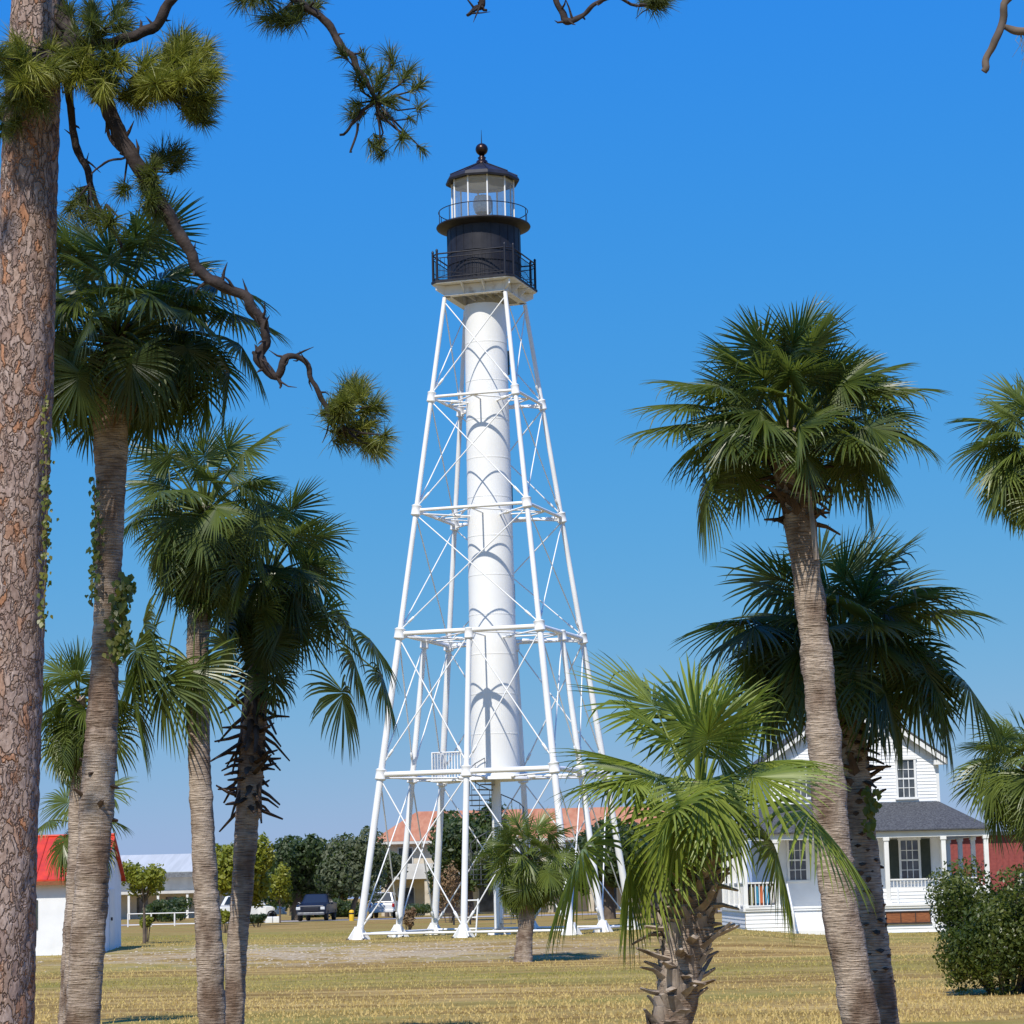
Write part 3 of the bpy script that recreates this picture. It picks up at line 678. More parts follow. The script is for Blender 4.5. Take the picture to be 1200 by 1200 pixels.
    Bd(m, 'steps', 'white')
    m = MB()
    for x in (xs0-.04, xs1+.04):
        m = MB(); m.tube([(x, Yp-.1, zfl+.9), (x, Yp-.1-k*.27, zg+.95)], .04, 6); m.tube([(x, Yp-.1-k*.27, zg-.2), (x, Yp-.1-k*.27, zg+1.0)], .05, 6)
        Bd(m, 'step_rail', 'white')
    return pL, Yp, zfl
pL, Yp, zfl = keeper_house()
# rack of upright boards, a stand-in for colourful goods on the porch
T = empty('goods_rack', (pL+.75, Yp+.7, zfl), 'rack of colourful upright boards behind the left porch railing', 'rack')
MB().box(-.55, -.05, 0, .55, .15, .06).box(-.55, .08, .06, .55, .12, .95).build('rack_frame', 'darkwood', T)
for i, c in enumerate([(.5, .45, .2), (.04, .22, .35), (.5, .12, .04), (.05, .25, .4), (.45, .42, .38)]):
    MB().poly([(-.5+i*.2, 0, .06), (-.36+i*.2, 0, .06), (-.36+i*.2, 0, .8), (-.40+i*.2, 0, .86), (-.46+i*.2, 0, .86), (-.5+i*.2, 0, .8)], (0, .05, 0)).build('board', flat('board_paint_%d' % i, c), T)

def red_building():
    Y0 = 128; x0, x1 = pix(1098, 1000, Y0).x, pix(1240, 1000, Y0).x; zt = pix(1160, 979, Y0).z
    T = empty('red_building', ((x0+x1)/2, Y0, 0), 'low red walled building seen past the right end of the porch', 'building')
    w_ = (x1-x0)/2
    MB().box(-w_, 0, -.6, w_, 8, zt).build('wall', 'brick', T)
    MB().box(-w_-.3, -.3, zt, w_+.3, 8.3, zt+.18).build('roof', 'shingle', T)
    m = MB()
    for x in np.arange(-w_+.2, w_, .3): m.box(x-.012, -.02, -.6, x+.012, -.002, zt)
    m.build('batten', 'brick', T)
    MB().box(-w_-.02, -.08, 1.0-.9, w_+.02, -.02, .22).build('base_rail', 'white', T)
    f = MB().box(1.0, -.05, .9, 2.0, 0, 1.9).build('window', 'white', T); MB().box(1.08, -.06, .98, 1.92, -.052, 1.82).build('pane', 'glassdark', f)
red_building()

def shed():
    Y0 = 82.0; x1 = pix(119, 1060, Y0).x; x0 = x1-4.6; y1 = 4.0; zt = pix(60, 1027, Y0).z; zr = pix(60, 983, Y0+2).z
    T = empty('shed', (x1-2.3, Y0, 0), 'small white oil house with a bright red roof half hidden behind the left trunks', 'shed')
    hw = 2.3
    m = MB(); m.box(-hw, 0, -.12, hw, y1, zt)
    m.add([(-hw, 0, zt), (-hw, y1, zt), (-hw, y1/2, zr-.06), (hw, 0, zt), (hw, y1, zt), (hw, y1/2, zr-.06)], [(0, 2, 1), (3, 4, 5)]); m.build('wall', 'offwhite' if False else 'siding', T)
    MB().box(-hw-.05, -.05, -.9, hw+.05, y1+.05, -.12).build('foundation', 'concrete', T)
    m = MB(); e = .28; sl = (zr-zt)/(y1/2)
    for s, ya in ((-1, -e), (1, y1+e)):
        m.poly([(-hw-.12, ya, zt-e*sl), (hw+.12, ya, zt-e*sl), (hw+.12, y1/2, zr), (-hw-.12, y1/2, zr)], (0, 0, .07))
    r = m.build('roof', 'redroof', T)
    m = MB()
    for x in np.arange(-hw-.1, hw+.15, .38):
        m.tube([(x, -e, zt-e*sl+.085), (x, y1/2, zr+.085)], .018, 4)
    m.tube([(-hw-.12, y1/2, zr+.09), (hw+.12, y1/2, zr+.09)], .05, 6); m.build('roof_seam', 'redroof', r)
    MB().box(-hw-.1, -e-.03, zt-e*sl-.10, hw+.1, -e+.0, zt-e*sl+.02).build('eave_board', 'wood', T)
    d = MB().box(hw-.002, 1.5, -.1, hw+.04, 2.4, 1.9).build('door', 'white', T); MB().box(hw+.04, 1.62, .9, hw+.09, 1.70, 1.0).build('handle', 'rail', d)
    MB().box(-.5, -.04, .7, .3, -.005, 1.6).build('window', 'shutter', T)
shed()

def tile_building():
    Y0 = 200; x0, x1 = pix(446, 1000, Y0).x, pix(858, 1000, Y0).x; ze = pix(470, 986, Y0).z; zr = pix(480, 951, Y0+6).z
    T = empty('tile_roof_building', ((x0+x1)/2, Y0, 0), 'long two storey cream building with orange tiled hip roof beyond the tower', 'building')
    w_ = (x1-x0)/2; dp = 13
    MB().box(-w_, 0, -.1, w_, dp, ze-.02).build('wall', 'cream', T)
    m = MB(); e = .8; a = [(-w_-e, -e, ze), (w_+e, -e, ze), (w_+e, dp+e, ze), (-w_-e, dp+e, ze)]; rg = [(-w_+2.6, dp/2, zr), (w_-5, dp/2, zr)]
    vs_ = a+rg; m.add(vs_, [(0, 1, 5, 4), (1, 2, 5), (2, 3, 4, 5), (3, 0, 4), (3, 2, 1, 0)])
    tile = mat('orange_tile', (.44, .17, .085), (.52, .24, .13), scale=1.2, rough=.8, bump=.05, bscale=3, stretch=(2, .5, .5)); m.build('roof', tile, T)
    MB().box(-w_-e, -e-.04, ze-.22, w_+e, -e+.1, ze-.02).build('eave_fascia', 'offwhite', T)
    zm = 3.0
    MB().box(-w_, -2.2, zm-.25, w_, -.02, zm).box(-w_, -2.2, zm, w_, -2.1, zm+.9).build('balcony', 'offwhite', T)
    for x in np.arange(-w_+.5, w_, 3.1):
        MB().box(x-.2, -2.05, -.1, x+.2, -1.7, zm-.26).build('column', 'cream', T)
    for i, x in enumerate(np.arange(-w_+1.9, w_-1, 3.1)):
        f = MB().box(x-.7, -.06, .1, x+.7, -.01, 2.2).build('window', 'offwhite', T); MB().box(x-.6, -.09, .15, x+.6, -.065, 2.1).build('pane', 'glassdark', f)
        f = MB().box(x-.6, -.06, zm+.3, x+.6, -.01, zm+2.2).build('window', 'offwhite', T); MB().box(x-.5, -.09, zm+.35, x+.5, -.065, zm+2.1).build('pane', 'glassdark', f)
tile_building()
def white_building():
    Y0 = 235; x0, x1 = pix(120, 1030, Y0).x, pix(262, 1030, Y0).x; ze = pix(190, 1024, Y0).z; zr = pix(190, 1003, Y0+9).z
    T = empty('metal_roof_building', ((x0+x1)/2, Y0, 0), 'white building with a pale grey metal roof far away at left', 'building')
    w_ = (x1-x0)/2; dp = 18
    MB().box(-w_, 0, -.1, w_, dp, ze).build('wall', 'offwhite', T)
    m = MB(); m.poly([(-w_-.6, -.8, ze), (w_+.6, -.8, ze), (w_+.6, dp/2, zr), (-w_-.6, dp/2, zr)], (0, 0, .15)); m.poly([(-w_-.6, dp/2, zr), (w_+.6, dp/2, zr), (w_+.6, dp+.8, ze), (-w_-.6, dp+.8, ze)], (0, 0, .15)); m.build('roof', 'metalroof', T)
    MB().box(-w_-.6, -.9, ze-.35, w_+.6, -.81, ze+.1).build('gutter', 'grey', T)
    MB().box(-w_, -3, 2.2, w_, -.1, 2.45).build('awning', 'offwhite', T)
    for x in np.arange(-w_+1, w_, 2.6): MB().box(x-.5, -.06, .4, x+.5, -.01, 1.9).build('window', 'glassdark', T)
    for x in np.arange(-w_+.2, w_, 2.6): MB().box(x-.1, -2.9, -.1, x+.1, -2.7, 2.2).build('post', 'white', T)
white_building()

# rail fence
def rail_fence():
    Y0 = 160; xa, xb = pix(150, 1075, Y0).x, pix(232, 1075, Y0).x
    T = empty('rail_fence', (xa, Y0, 0), 'low white pipe rail fence beside the far road', 'fence')
    L_ = xb-xa; m = MB().tube([(0, 0, .78), (L_, 0, .78)], .035, 6).tube([(0, 0, .1), (L_, 0, .1)], .03, 6); m.build('rail', 'white', T)
    n = int(L_/1.4)
    for i in range(n+1): MB().tube([(L_*i/n, 0, -.1), (L_*i/n, 0, .82)], .05, 8).build('post', 'white', T)
rail_fence()

# ================================================================ CARS
def car(name, x, y, rz, paint, label, kind='suv', group=None):
    T = empty(name, (x, y, gz(x, y)+.02), label, 'car', group, rz)
    L_, W_ = (5.4, 1.95) if kind == 'pickup' else (4.6, 1.86)
    hx = L_/2
    # body, nose towards -y
    if kind == 'pickup': prof = [(-hx, .45), (-hx, .95), (-hx+.1, 1.05), (-.95, 1.15), (-.9, 1.18), (1.2, 1.18), (hx, 1.15), (hx, .5)]
    else: prof = [(-hx, .4), (-hx+.05, .8), (-hx+.3, .93), (-.9, 1.02), (hx-.1, 1.05), (hx, .9), (hx, .45)]
    m = MB(); n = len(prof); st = [(-1, .93), (-.86, 1), (.86, 1), (1, .93)]
    vs_ = [(s*W_/2, p[0]*sc, p[1] if 0 < i < n-1 else p[1]) for s, sc in st for i, p in enumerate(prof)]
    fs = [(a*n+i, a*n+(i+1) % n, (a+1)*n+(i+1) % n, (a+1)*n+i) for a in range(3) for i in range(n)] + [tuple(reversed(range(n))), tuple(range(3*n, 4*n))]
    m.add(vs_, fs); body = m.build('body', paint, T, .05)
    y0, y1 = (-.95, 1.15) if kind == 'pickup' else (-.95, hx-.15)
    cb = [(y0, 1.1), (y0+.65, 1.72), (y1-.35, 1.75), (y1, 1.1)]
    m = MB(); m.poly([(-W_/2*.80, a, b_) for a, b_ in cb], None); 
    lo, hi = W_/2*.93, W_/2*.72
    q = [(-lo, cb[0][0], 1.1), (-hi, cb[1][0], cb[1][1]), (-hi, cb[2][0], cb[2][1]), (-lo, cb[3][0], 1.1), (lo, cb[0][0], 1.1), (hi, cb[1][0], cb[1][1]), (hi, cb[2][0], cb[2][1]), (lo, cb[3][0], 1.1)]
    m = MB(); m.add(q, [(0, 1, 2, 3), (7, 6, 5, 4), (1, 5, 6, 2), (0, 4, 5, 1), (3, 2, 6, 7)]); cab = m.build('cabin', paint, T, .04)
    def gl(a, b_, c, d, nm):
        P_ = [Vector(v) for v in (a, b_, c, d)]; ce = sum(P_, Vector())/4; nr = (P_[1]-P_[0]).cross(P_[2]-P_[0]).normalized()
        if nr.dot(ce-Vector((0, (y0+y1)/2, 1.3))) < 0: nr = -nr
        MB().poly([ce+(p-ce)*.84+nr*.02 for p in P_], nr*.012).build(nm, 'carglass', T)
    gl(q[0], q[1], q[5], q[4], 'windscreen'); gl(q[3], q[2], q[6], q[7], 'rear_window'); gl(q[0], q[1], q[2], q[3], 'side_window'); gl(q[4], q[5], q[6], q[7], 'side_window')
    for sx in (-1, 1):
        for yy in (-hx+.95, hx-1.0):
            w = MB(); mt = Matrix.Translation((sx*(W_/2-.12), yy, .36)) @ Matrix.Rotation(math.pi/2, 4, 'Y')
            t = MB().lathe([(.22, -.12), (.34, -.12), (.36, -.08), (.36, .08), (.34, .12), (.22, .12)], n=24); t.v = [tuple(mt @ Vector(v)) for v in t.v]; to = t.build('wheel', 'tyre', T)
            t = MB().lathe([(.0, .02), (.08, .08), (.23, .125), (.23, -.1)] if sx > 0 else [(.23, .1), (.23, -.125), (.08, -.08), (0, -.02)], n=16, cap=False); t.v = [tuple(mt @ Vector(v)) for v in t.v]; t.build('rim', 'rim', to)
        MB().box(sx*W_/2*.82-.18, -hx-.02, .72, sx*W_/2*.82+.10, -hx+.10, .90).build('headlight', 'lamp', T, .02)
        MB().box(sx*W_/2*.88-.10, hx-.10, .75, sx*W_/2*.88+.07, hx+.02, 1.0).build('tail_light', 'redlamp', T, .02)
        MB().box(sx*(W_/2+.02), y0+.25, 1.05, sx*(W_/2+.20), y0+.38, 1.22).build('mirror', paint, T, .03)
    MB().box(-.5, -hx-.03, .62, .5, -hx+.05, .86).build('grille', 'rail', T, .01)
    MB().box(-W_/2*.9, -hx-.10, .38, W_/2*.9, -hx+.05, .56).build('bumper', 'grey' if kind == 'pickup' else paint, T, .04)
    MB().box(-W_/2*.9, hx-.05, .38, W_/2*.9, hx+.10, .58).build('bumper', 'grey' if kind == 'pickup' else paint, T, .04)
    MB().box(-.26, hx+.10, .62, .26, hx+.115, .74).build('number_plate', 'offwhite', T)
p = pix(371, 1075, 172); car('pickup_truck', p.x, 172.5, R(-4), 'navy', 'dark blue pickup truck facing the camera under the oak tree', 'pickup')
p = pix(447, 1070, 176); car('parked_car', p.x, 181, R(176), 'carwhite', 'white sport utility car seen from behind through the tower legs')
p = pix(292, 1070, 180); car('parked_car', p.x, 182, R(95), 'carwhite', 'white car parked side on, peeking out right of the dark booted palm trunk')
# small road furniture
p = pix(412, 1070, 166); T = empty('bollard', (p.x, 166, 0), 'yellow bollard beside the leaning tree left of the tower', 'bollard')
MB().lathe([(.16, 0), (.16, .60), (.12, .67), (0, .7)], n=14).build('post', 'yellow', T); MB().lathe([(.163, .42), (.166, .43), (.166, .5), (.163, .51)], n=14, cap=False).build('band', 'rail', T)
p = pix(307, 1072, 165); T = empty('sign_board', (p.x, 165, 0), 'small blank white board on two posts by the road', 'sign board')
MB().box(-.28, 0, .35, .28, .04, .95).build('panel', 'white', T, .01)
for s in (-.24, .24): MB().box(s-.03, .045, -.05, s+.03, .09, 1.0).build('post', 'white', T)
for i, (u, lb) in enumerate(((315, 'left one of two low white concrete blocks at the road edge'), (323, 'right one of two low white concrete blocks at the road edge'))):
    p = pix(u, 1076, 166); T = MB().box(-.2, -.2, -.05, .2, .2, .38).build('concrete_block', 'white', None, .03); T.location = (p.x, 166.5, 0); tag(T, lb, 'concrete block', 'white blocks at the road edge')
# benches
def bench(u, Y, label):
    p = pix(u, 1080, Y); T = empty('picnic_bench', (p.x, Y, gz(p.x, Y)), label, 'bench', rz=R(6))
    for k in range(3): MB().box(-.95, -.2+k*.15, .43, .95, -.07+k*.15, .48).build('seat_slat', 'darkwood', T)
    for k in range(2): MB().box(-.95, .27, .58+k*.14, .95, .31, .69+k*.14).build('back_slat', 'darkwood', T)
    for s in (-.8, 0, .8): MB().box(s-.03, -.16, 0, s+.03, .24, .43).box(s-.03, .24, 0, s+.03, .268, .85).build('leg', 'rail', T)
bench(768, 96.5, 'dark slatted bench on the lawn right of the tower'); bench(532, 128, 'dark bench on the lawn behind the tower legs')

# ================================================================ PALMS
def frond_geo(base, az, el, Lp, L_, rs, droop=.5, seg=38, span=128, segdroop=.7, fold=.35, twist=0.0, costa=.22, bend=0.0):
    """costapalmate fan leaf. returns petiole points, blade V, F, tint"""
    r = np.array([math.cos(az), math.sin(az), 0.0]); zz = np.array([0, 0, 1.0])
    p = np.array(base, float); e = el; pts = [p.copy()]; K = 7
    for k in range(K):
        e -= droop*(k+1)/K/K*1.6
        d = r*math.cos(e)+zz*math.sin(e); p = p+d*Lp/K; pts.append(p.copy())
    e -= bend; C = 6; cp = [p.copy()]; ce = [e]
    for k in range(C):
        e -= (droop*.5+.18)/C; d = r*math.cos(e)+zz*math.sin(e); p = p+d*(L_*costa)/C; cp.append(p.copy()); ce.append(e)
    cp = np.array(cp); ce = np.array(ce)
    side0 = np.cross(r, zz)
    th = np.radians(np.linspace(-span, span, seg)) + rs.randn(seg)*.03
    q = (1-np.abs(th)/np.radians(span+4))*C; q = np.clip(q, 0, C); i0 = np.clip(q.astype(int), 0, C-1); fr = (q-i0)[:, None]
    B = cp[i0]*(1-fr)+cp[i0+1]*fr; E_ = ce[i0]*(1-fr[:, 0])+ce[i0+1]*fr[:, 0]
    t = r[None]*np.cos(E_)[:, None]+zz[None]*np.sin(E_)[:, None]; n = -r[None]*np.sin(E_)[:, None]+zz[None]*np.cos(E_)[:, None]
    s = np.repeat(side0[None], seg, 0)
    ct, st_ = math.cos(twist), math.sin(twist); s, n = s*ct+n*st_, n*ct-s*st_
    d = t*np.cos(th)[:, None]+s*np.sin(th)[:, None]-n*(fold*np.abs(np.sin(th))**1.0)[:, None]
    d = unit(d); LL = L_*(.80+.20*np.cos(th*.9))*(.93+.14*rs.rand(seg))*(1-costa*.25*np.cos(th).clip(0))
    ST = np.array([0, .18, .36, .56, .76, .9, 1.0]); ns = len(ST)
    dth = np.radians(2*span/seg)
    wid = np.interp(ST, [0, .36, .56, .76, .9, 1], [.004, .36*L_*dth*.54, .36*L_*dth*.50, .36*L_*dth*.34, .36*L_*dth*.16, .001])
    V = []; P = B.copy(); dd = d.copy(); sdv = segdroop*(.6+.8*rs.rand(seg)); brk = rs.rand(seg) < .12
    for k in range(ns):
        if k:
            g = (max(0, ST[k]-.30))*sdv*1.1 + np.where(brk & (k >= 4), .8, 0)
            dd = unit(dd+G[None]*g[:, None]*.75+rs.randn(seg, 3)*.018*(k > 2)); P = P+dd*(LL*(ST[k]-ST[k-1]))[:, None]
        nn = unit(n-dd*(n*dd).sum(1, keepdims=True)); sd_ = np.cross(dd, nn)
        wv = wid[k]
        V.append(np.stack([P-sd_*wv+nn*wv*.55, P-nn*wv*.1, P+sd_*wv+nn*wv*.55], 1))
    V = np.stack(V, 1)                                               # seg, ns, 3, 3
    idx = np.arange(seg*ns*3).reshape(seg, ns, 3)
    Fq = np.concatenate([np.stack([idx[:, :-1, j], idx[:, :-1, j+1], idx[:, 1:, j+1], idx[:, 1:, j]], -1).reshape(-1, 4) for j in (0, 1)])
    tn = np.tile(np.repeat(rs.rand(seg), ns-1), 2)
    return pts, V.reshape(-1, 3), Fq, tn
def add_frond(T, o, az, el, Lp, L_, rs, mt='palmleaf', tint0=.1, tv=.35, **k):
    pts, V, Fq, tn = frond_geo(o, az, el, Lp, L_, rs, **k)
    m = MB(); m.tube([Vector(p) for p in pts], list(np.linspace(.020, .009, len(pts))), 5, caps=False)
    nV = len(V); Vp = np.array(m.v); Fp = np.array(m.f)
    V2 = np.concatenate([V, Vp]); F2 = np.concatenate([Fq, Fp+nV]); t2 = np.concatenate([tint0+tn*tv, np.full(len(Fp), .75)])
    return np_obj('frond', V2, F2, mt, T, tint=np.clip(t2, 0, 1), smooth=False)
def boots(m, path, rad, t0, t1, n, rs, ln=(.12, .3), el=(.2, 1.1), wd=.05):
    pts = [Vector(p) for p in path]
    def at(t):
        q = t*(len(pts)-1); i = min(int(q), len(pts)-2); return pts[i].lerp(pts[i+1], q-i), np.interp(q, range(len(rad)), rad)
    for k in range(n):
        t = t0+(t1-t0)*(k+rs.rand()*.6)/n; c, r = at(t); a = k*2.4+rs.rand()*.3; e = el[0]+(el[1]-el[0])*rs.rand()
        l = ln[0]+(ln[1]-ln[0])*rs.rand()**1.3
        out = Vector((math.cos(a), math.sin(a), 0)); d = (out*math.cos(e)+Vector((0, 0, 1))*math.sin(e)); sd_ = Vector((-math.sin(a), math.cos(a), 0)); nn = sd_.cross(d)
        b0 = c+out*(r*.75); w0 = wd*(1+.3*rs.rand()); sec = [(0, w0*1.3, .03), (.5, w0*.8, .022), (1, w0*.45, .012)]
        cv = rs.uniform(-.25, .5)*l; vs_ = []
        tw = rs.uniform(-.25, .25)*l
        for s, ww, hh in sec:
            p = b0+d*(l*s)-Vector((0, 0, 1))*(cv*s*s)+sd_*(tw*s*s)
            vs_ += [p-sd_*ww-nn*hh*.2, p+nn*hh*-1, p+sd_*ww-nn*hh*.2, p+nn*hh]
        fs = [(j*4+i, j*4+(i+1) % 4, j*4+4+(i+1) % 4, j*4+4+i) for j in (0, 1) for i in range(4)]+[(8, 9, 10, 11)]
        m.add(vs_, fs)
def palm(label, Y, tr, crown, n, L_, Lp, seed, name='palm_tree', leaf='palmleaf', els=(-.5, 1.45), boot=None, bootmat='boot', extra=(), tint0=.05, tv=.35, segdroop=.38, droop=.45, group='palm trees', dead=0, azr=None, topfrac=None, bend=.55, seg=38, skipel=None):
    rs = np.random.RandomState(seed)
    pts = [pix(u, v, Y) for u, v, w_ in tr]; rad = [w_*mpp(Y)/2 for u, v, w_ in tr]
    gzv = gz(pts[0].x, Y)
    if pts[0].z > gzv - .05:                                         # carry the trunk down to the soil
        d = (pts[0]-pts[1]); d = d/abs(d.z); q = pts[0]+d*(pts[0].z-gzv+.15) if pts[0].z > gzv else pts[0]
        if (q-pts[0]).length > .05: pts.insert(0, q); rad.insert(0, rad[0]*1.15)
    base = Vector((pts[0].x, Y, gzv)); T = empty(name, base, label, 'palm tree', group)
    pts = [p-base for p in pts]; c = pix(crown[0], crown[1], Y)-base; pts.append(c); rad.append(rad[-1]*.22)
    # resample smoothly
    cum = [0]
    for a, b_ in zip(pts[:-1], pts[1:]): cum.append(cum[-1]+(b_-a).length)
    N_ = max(8, int(cum[-1]/.035)); ss = np.linspace(0, cum[-1], N_); P_ = np.array([tuple(p) for p in pts])
    xs = [np.interp(ss, cum, P_[:, i]) for i in range(3)]; ker = np.ones(9)/9
    for i in (0, 1): x_ = np.pad(xs[i], 12, mode='reflect', reflect_type='odd'); xs[i] = np.convolve(np.convolve(x_, ker, 'same'), ker, 'same')[12:-12] if N_ > 26 else xs[i]
    rr = np.interp(ss, cum, rad)*(1+.05*np.sin(ss*9+seed)*rs.rand()+.02*rs.randn(N_))
    sp = [Vector((a, b_, z)) for a, b_, z in zip(*xs)]
    def jit(p, an, i): return .95+.09*mnoise.noise(Vector((math.cos(an)*2.2, math.sin(an)*2.2, p.z*5+seed)))+.05*mnoise.noise(Vector((math.cos(an)*6, math.sin(an)*6, p.z*16+seed)))
    MB().tube(sp, rr, 22, jit=jit).build('trunk', 'palmtrunk', T)
    if boot:
        for bi, (t0, t1, nb, ln, el, wd) in enumerate(boot):
            m = MB(); boots(m, sp, rr, t0, t1, nb, rs, ln, el, wd); m.build('leaf_boot', bootmat, T)
    # fronds spread from the bud
    for k in range(n):
        f = (k+.5)/n; el = els[1]+(els[0]-els[1])*f**.66+rs.uniform(-.12, .12)
        az = k*2.39996+rs.uniform(-.25, .25)
        if azr: az = azr[0]+(azr[1]-azr[0])*rs.rand()
        o = c+Vector((math.cos(az), math.sin(az), 0))*.08-Vector((0, 0, 1))*(.45*f)
        dr = droop*(.5+.9*f)*rs.uniform(.7, 1.3)
        add_frond(T, o, az, el, Lp*rs.uniform(.55, 1.15), L_*rs.uniform(.82, 1.12), rs, leaf, tint0+.15*rs.rand()+(.35 if rs.rand() < .15 else 0), tv, droop=dr, segdroop=segdroop*(.3+1.2*f)*rs.uniform(.7, 1.3), twist=rs.uniform(-1.0, 1.0), seg=seg, bend=(.05+bend*f)*rs.uniform(.6, 1.4), fold=rs.uniform(.1, .5))
    for k in range(3):                                                # unopened spears
        az = rs.rand()*6.28; add_frond(T, c, az, 1.45-.1*k, Lp*.7, L_*.95, rs, leaf, tint0+.2, tv, droop=.05, segdroop=.05, span=18+10*k, seg=12, costa=.1)
    for az, el, lp, l, dr, sdp, *bd in extra:
        o = c+Vector((math.cos(R(az)), math.sin(R(az)), 0))*.08-Vector((0, 0, .15))
        add_frond(T, o, R(az), R(el), lp, l, rs, leaf, tint0+(.1 if tv < .3 else .25), tv, droop=dr, segdroop=sdp, seg=seg, fold=.25, twist=rs.uniform(-.3, .3), costa=.15, bend=bd[0] if bd else 0)  # brighter tint paints sunlight onto the extra fronds
    for k in range(dead):
        az = rs.rand()*6.28; add_frond(T, c-Vector((0, 0, .5)), az, -.7, Lp*.6, L_*.7, rs, 'deadlf', .2, .6, droop=.9, segdroop=2.2, seg=26, fold=.9)
    return T

palm('tall palm with vine on its trunk, just right of the big pine', 26,
     [(94, 1240, 42), (103, 1100, 42), (111, 980, 40), (117, 890, 42), (124, 760, 33), (127, 660, 34), (130, 560, 38), (129, 490, 46)], (136, 375),
     70, .62, .80, 11, boot=[(.885, .99, 60, (.10, .24), (.3, 1.2), .045), (.36, .44, 10, (.06, .2), (-.2, .8), .04)], bootmat='darkboot', els=(-.25, 1.5),
     extra=[(0, 5, 1.2, .65, .5, .5, .3), (-10, 35, 1.1, .7, .4, .4, .3), (10, 22, 1.1, .7, .4, .4), (170, -5, .8, .65, .6, .6, .4), (-60, -10, .8, .7, .7, .7, .5), (-5, -25, .9, .7, .5, .6, .6), (2, -8, 1.15, .7, .5, .6, .7)], tint0=.0, tv=.16, dead=1)  # low tint paints the crown's shade into the leaf colour
palm('slender palm with the lit lower fronds, second trunk left of the tower', 33,
     [(250, 1240, 31), (246, 1120, 34), (239, 1000, 29), (234, 900, 27), (231, 800, 27), (233, 720, 28)], (240, 590),
     74, .60, .70, 22, boot=[(.91, .99, 22, (.08, .2), (.3, 1.2), .04)], bootmat='darkboot', els=(-1.3, 1.5),
     extra=[(195, -58, 1.55, .95, .2, .5, .35), (215, -74, 2.2, .95, .1, .5, .2), (180, -66, 2.0, .85, .1, .4, -.2), (250, -80, 2.0, .95, .1, .5, .1), (190, -68, 2.5, .95, .1, .5, .3), (200, -62, 1.9, .9, .1, .5, .4), (-10, -78, 1.7, .8, .2, .6, .2)], tint0=.05, tv=.5)
palm('palm with shaggy dark boots, nearest the tower on its left', 34.5,
     [(273, 1240, 25), (277, 1120, 25), (284, 1040, 26), (290, 960, 29), (295, 880, 32), (301, 800, 28)], (314, 665),
     68, .60, .66, 33, boot=[(.50, .80, 100, (.16, .50), (-1.25, .35), .036), (.78, .95, 50, (.10, .26), (.2, 1.2), .045)], bootmat='darkboot', els=(-1.2, 1.5),
     extra=[(-5, -36, 1.55, .78, -.1, .6, .3), (-12, -50, 1.55, .85, -.2, .6, .5), (6, -45, 1.95, .80, -.1, .6, .5), (-30, -60, 1.9, .9, -.2, .6, .45), (3, -30, 1.1, .75, 0, .5, .5), (-75, -75, 1.4, .55, .1, .8, .2), (-90, -60, 1.0, .7, .2, .5, .3)], tint0=.0, tv=.24, dead=1)  # leaf colour kept dark by low tint, as painted shade
palm('tallest right hand palm, pale curved trunk in front of the house', 27,
     [(1017, 1240, 46), (999, 1140, 45), (983, 1060, 45), (972, 940, 43), (960, 800, 39), (949, 700, 36), (940, 630, 37), (934, 580, 48), (930, 545, 50)], (925, 492),
     74, .60, .80, 44, boot=[(.84, .95, 95, (.12, .36), (-.3, 1.2), .045)], bootmat='darkboot', els=(.14, 1.52),
     extra=[(182, -34, .98, .76, -.05, .35, .85), (-4, -30, .78, .74, .0, .4, .75), (176, 10, 1.05, .68, .1, .2, .0), (4, 8, 1.0, .68, .2, .3, .2), (172, 26, 1.0, .68, .2, .2), (8, 30, 1.05, .68, .2, .2), (160, 40, 1.0, .66, .2, .2), (20, 44, 1.0, .66, .2, .2), (-3, -10, .75, .65, .2, .4, .6)], tint0=.05, tv=.45, droop=.26, segdroop=.22, bend=.38)
_t = [o for o in bpy.data.objects if o.get('label', '').startswith('tallest right')][0]
MB().tube([pix(948, 575, 26.7)-_t.location, pix(952, 612, 26.6)-_t.location, pix(957, 656, 26.6)-_t.location], [.022, .03, .034], 6).build('dead_petiole', 'boot', _t)
palm('dark shaded palm right behind the pale curved trunk', 29.3,
     [(1043, 1240, 37), (1029, 1150, 37), (1018, 1060, 38), (1006, 960, 39), (996, 860, 40)], (988, 742),
     54, .78, .75, 55, boot=[(.62, .93, 90, (.10, .30), (-.2, 1.0), .05), (.2, .62, 130, (.03, .09), (0, 1.0), .05)], bootmat='darkboot', els=(-.1, 1.5),
     extra=[(2, -16, 1.35, 1.0, .1, .5, .45), (-10, -28, 1.1, .9, .1, .6, .6), (200, 20, 1.0, .9, .3, .5, .3), (-60, -48, .7, .75, .2, .6, .3), (188, -8, .95, .85, .2, .5, .6), (200, -22, .8, .85, .2, .5, .6), (12, 30, 1.0, .85, .3, .3), (176, 24, 1.05, .85, .3, .3), (10, -50, .9, .75, .1, .6, .4)], tint0=.0, tv=.2, droop=.32, segdroop=.35)  # shade is also put into the leaf colour through the low tint
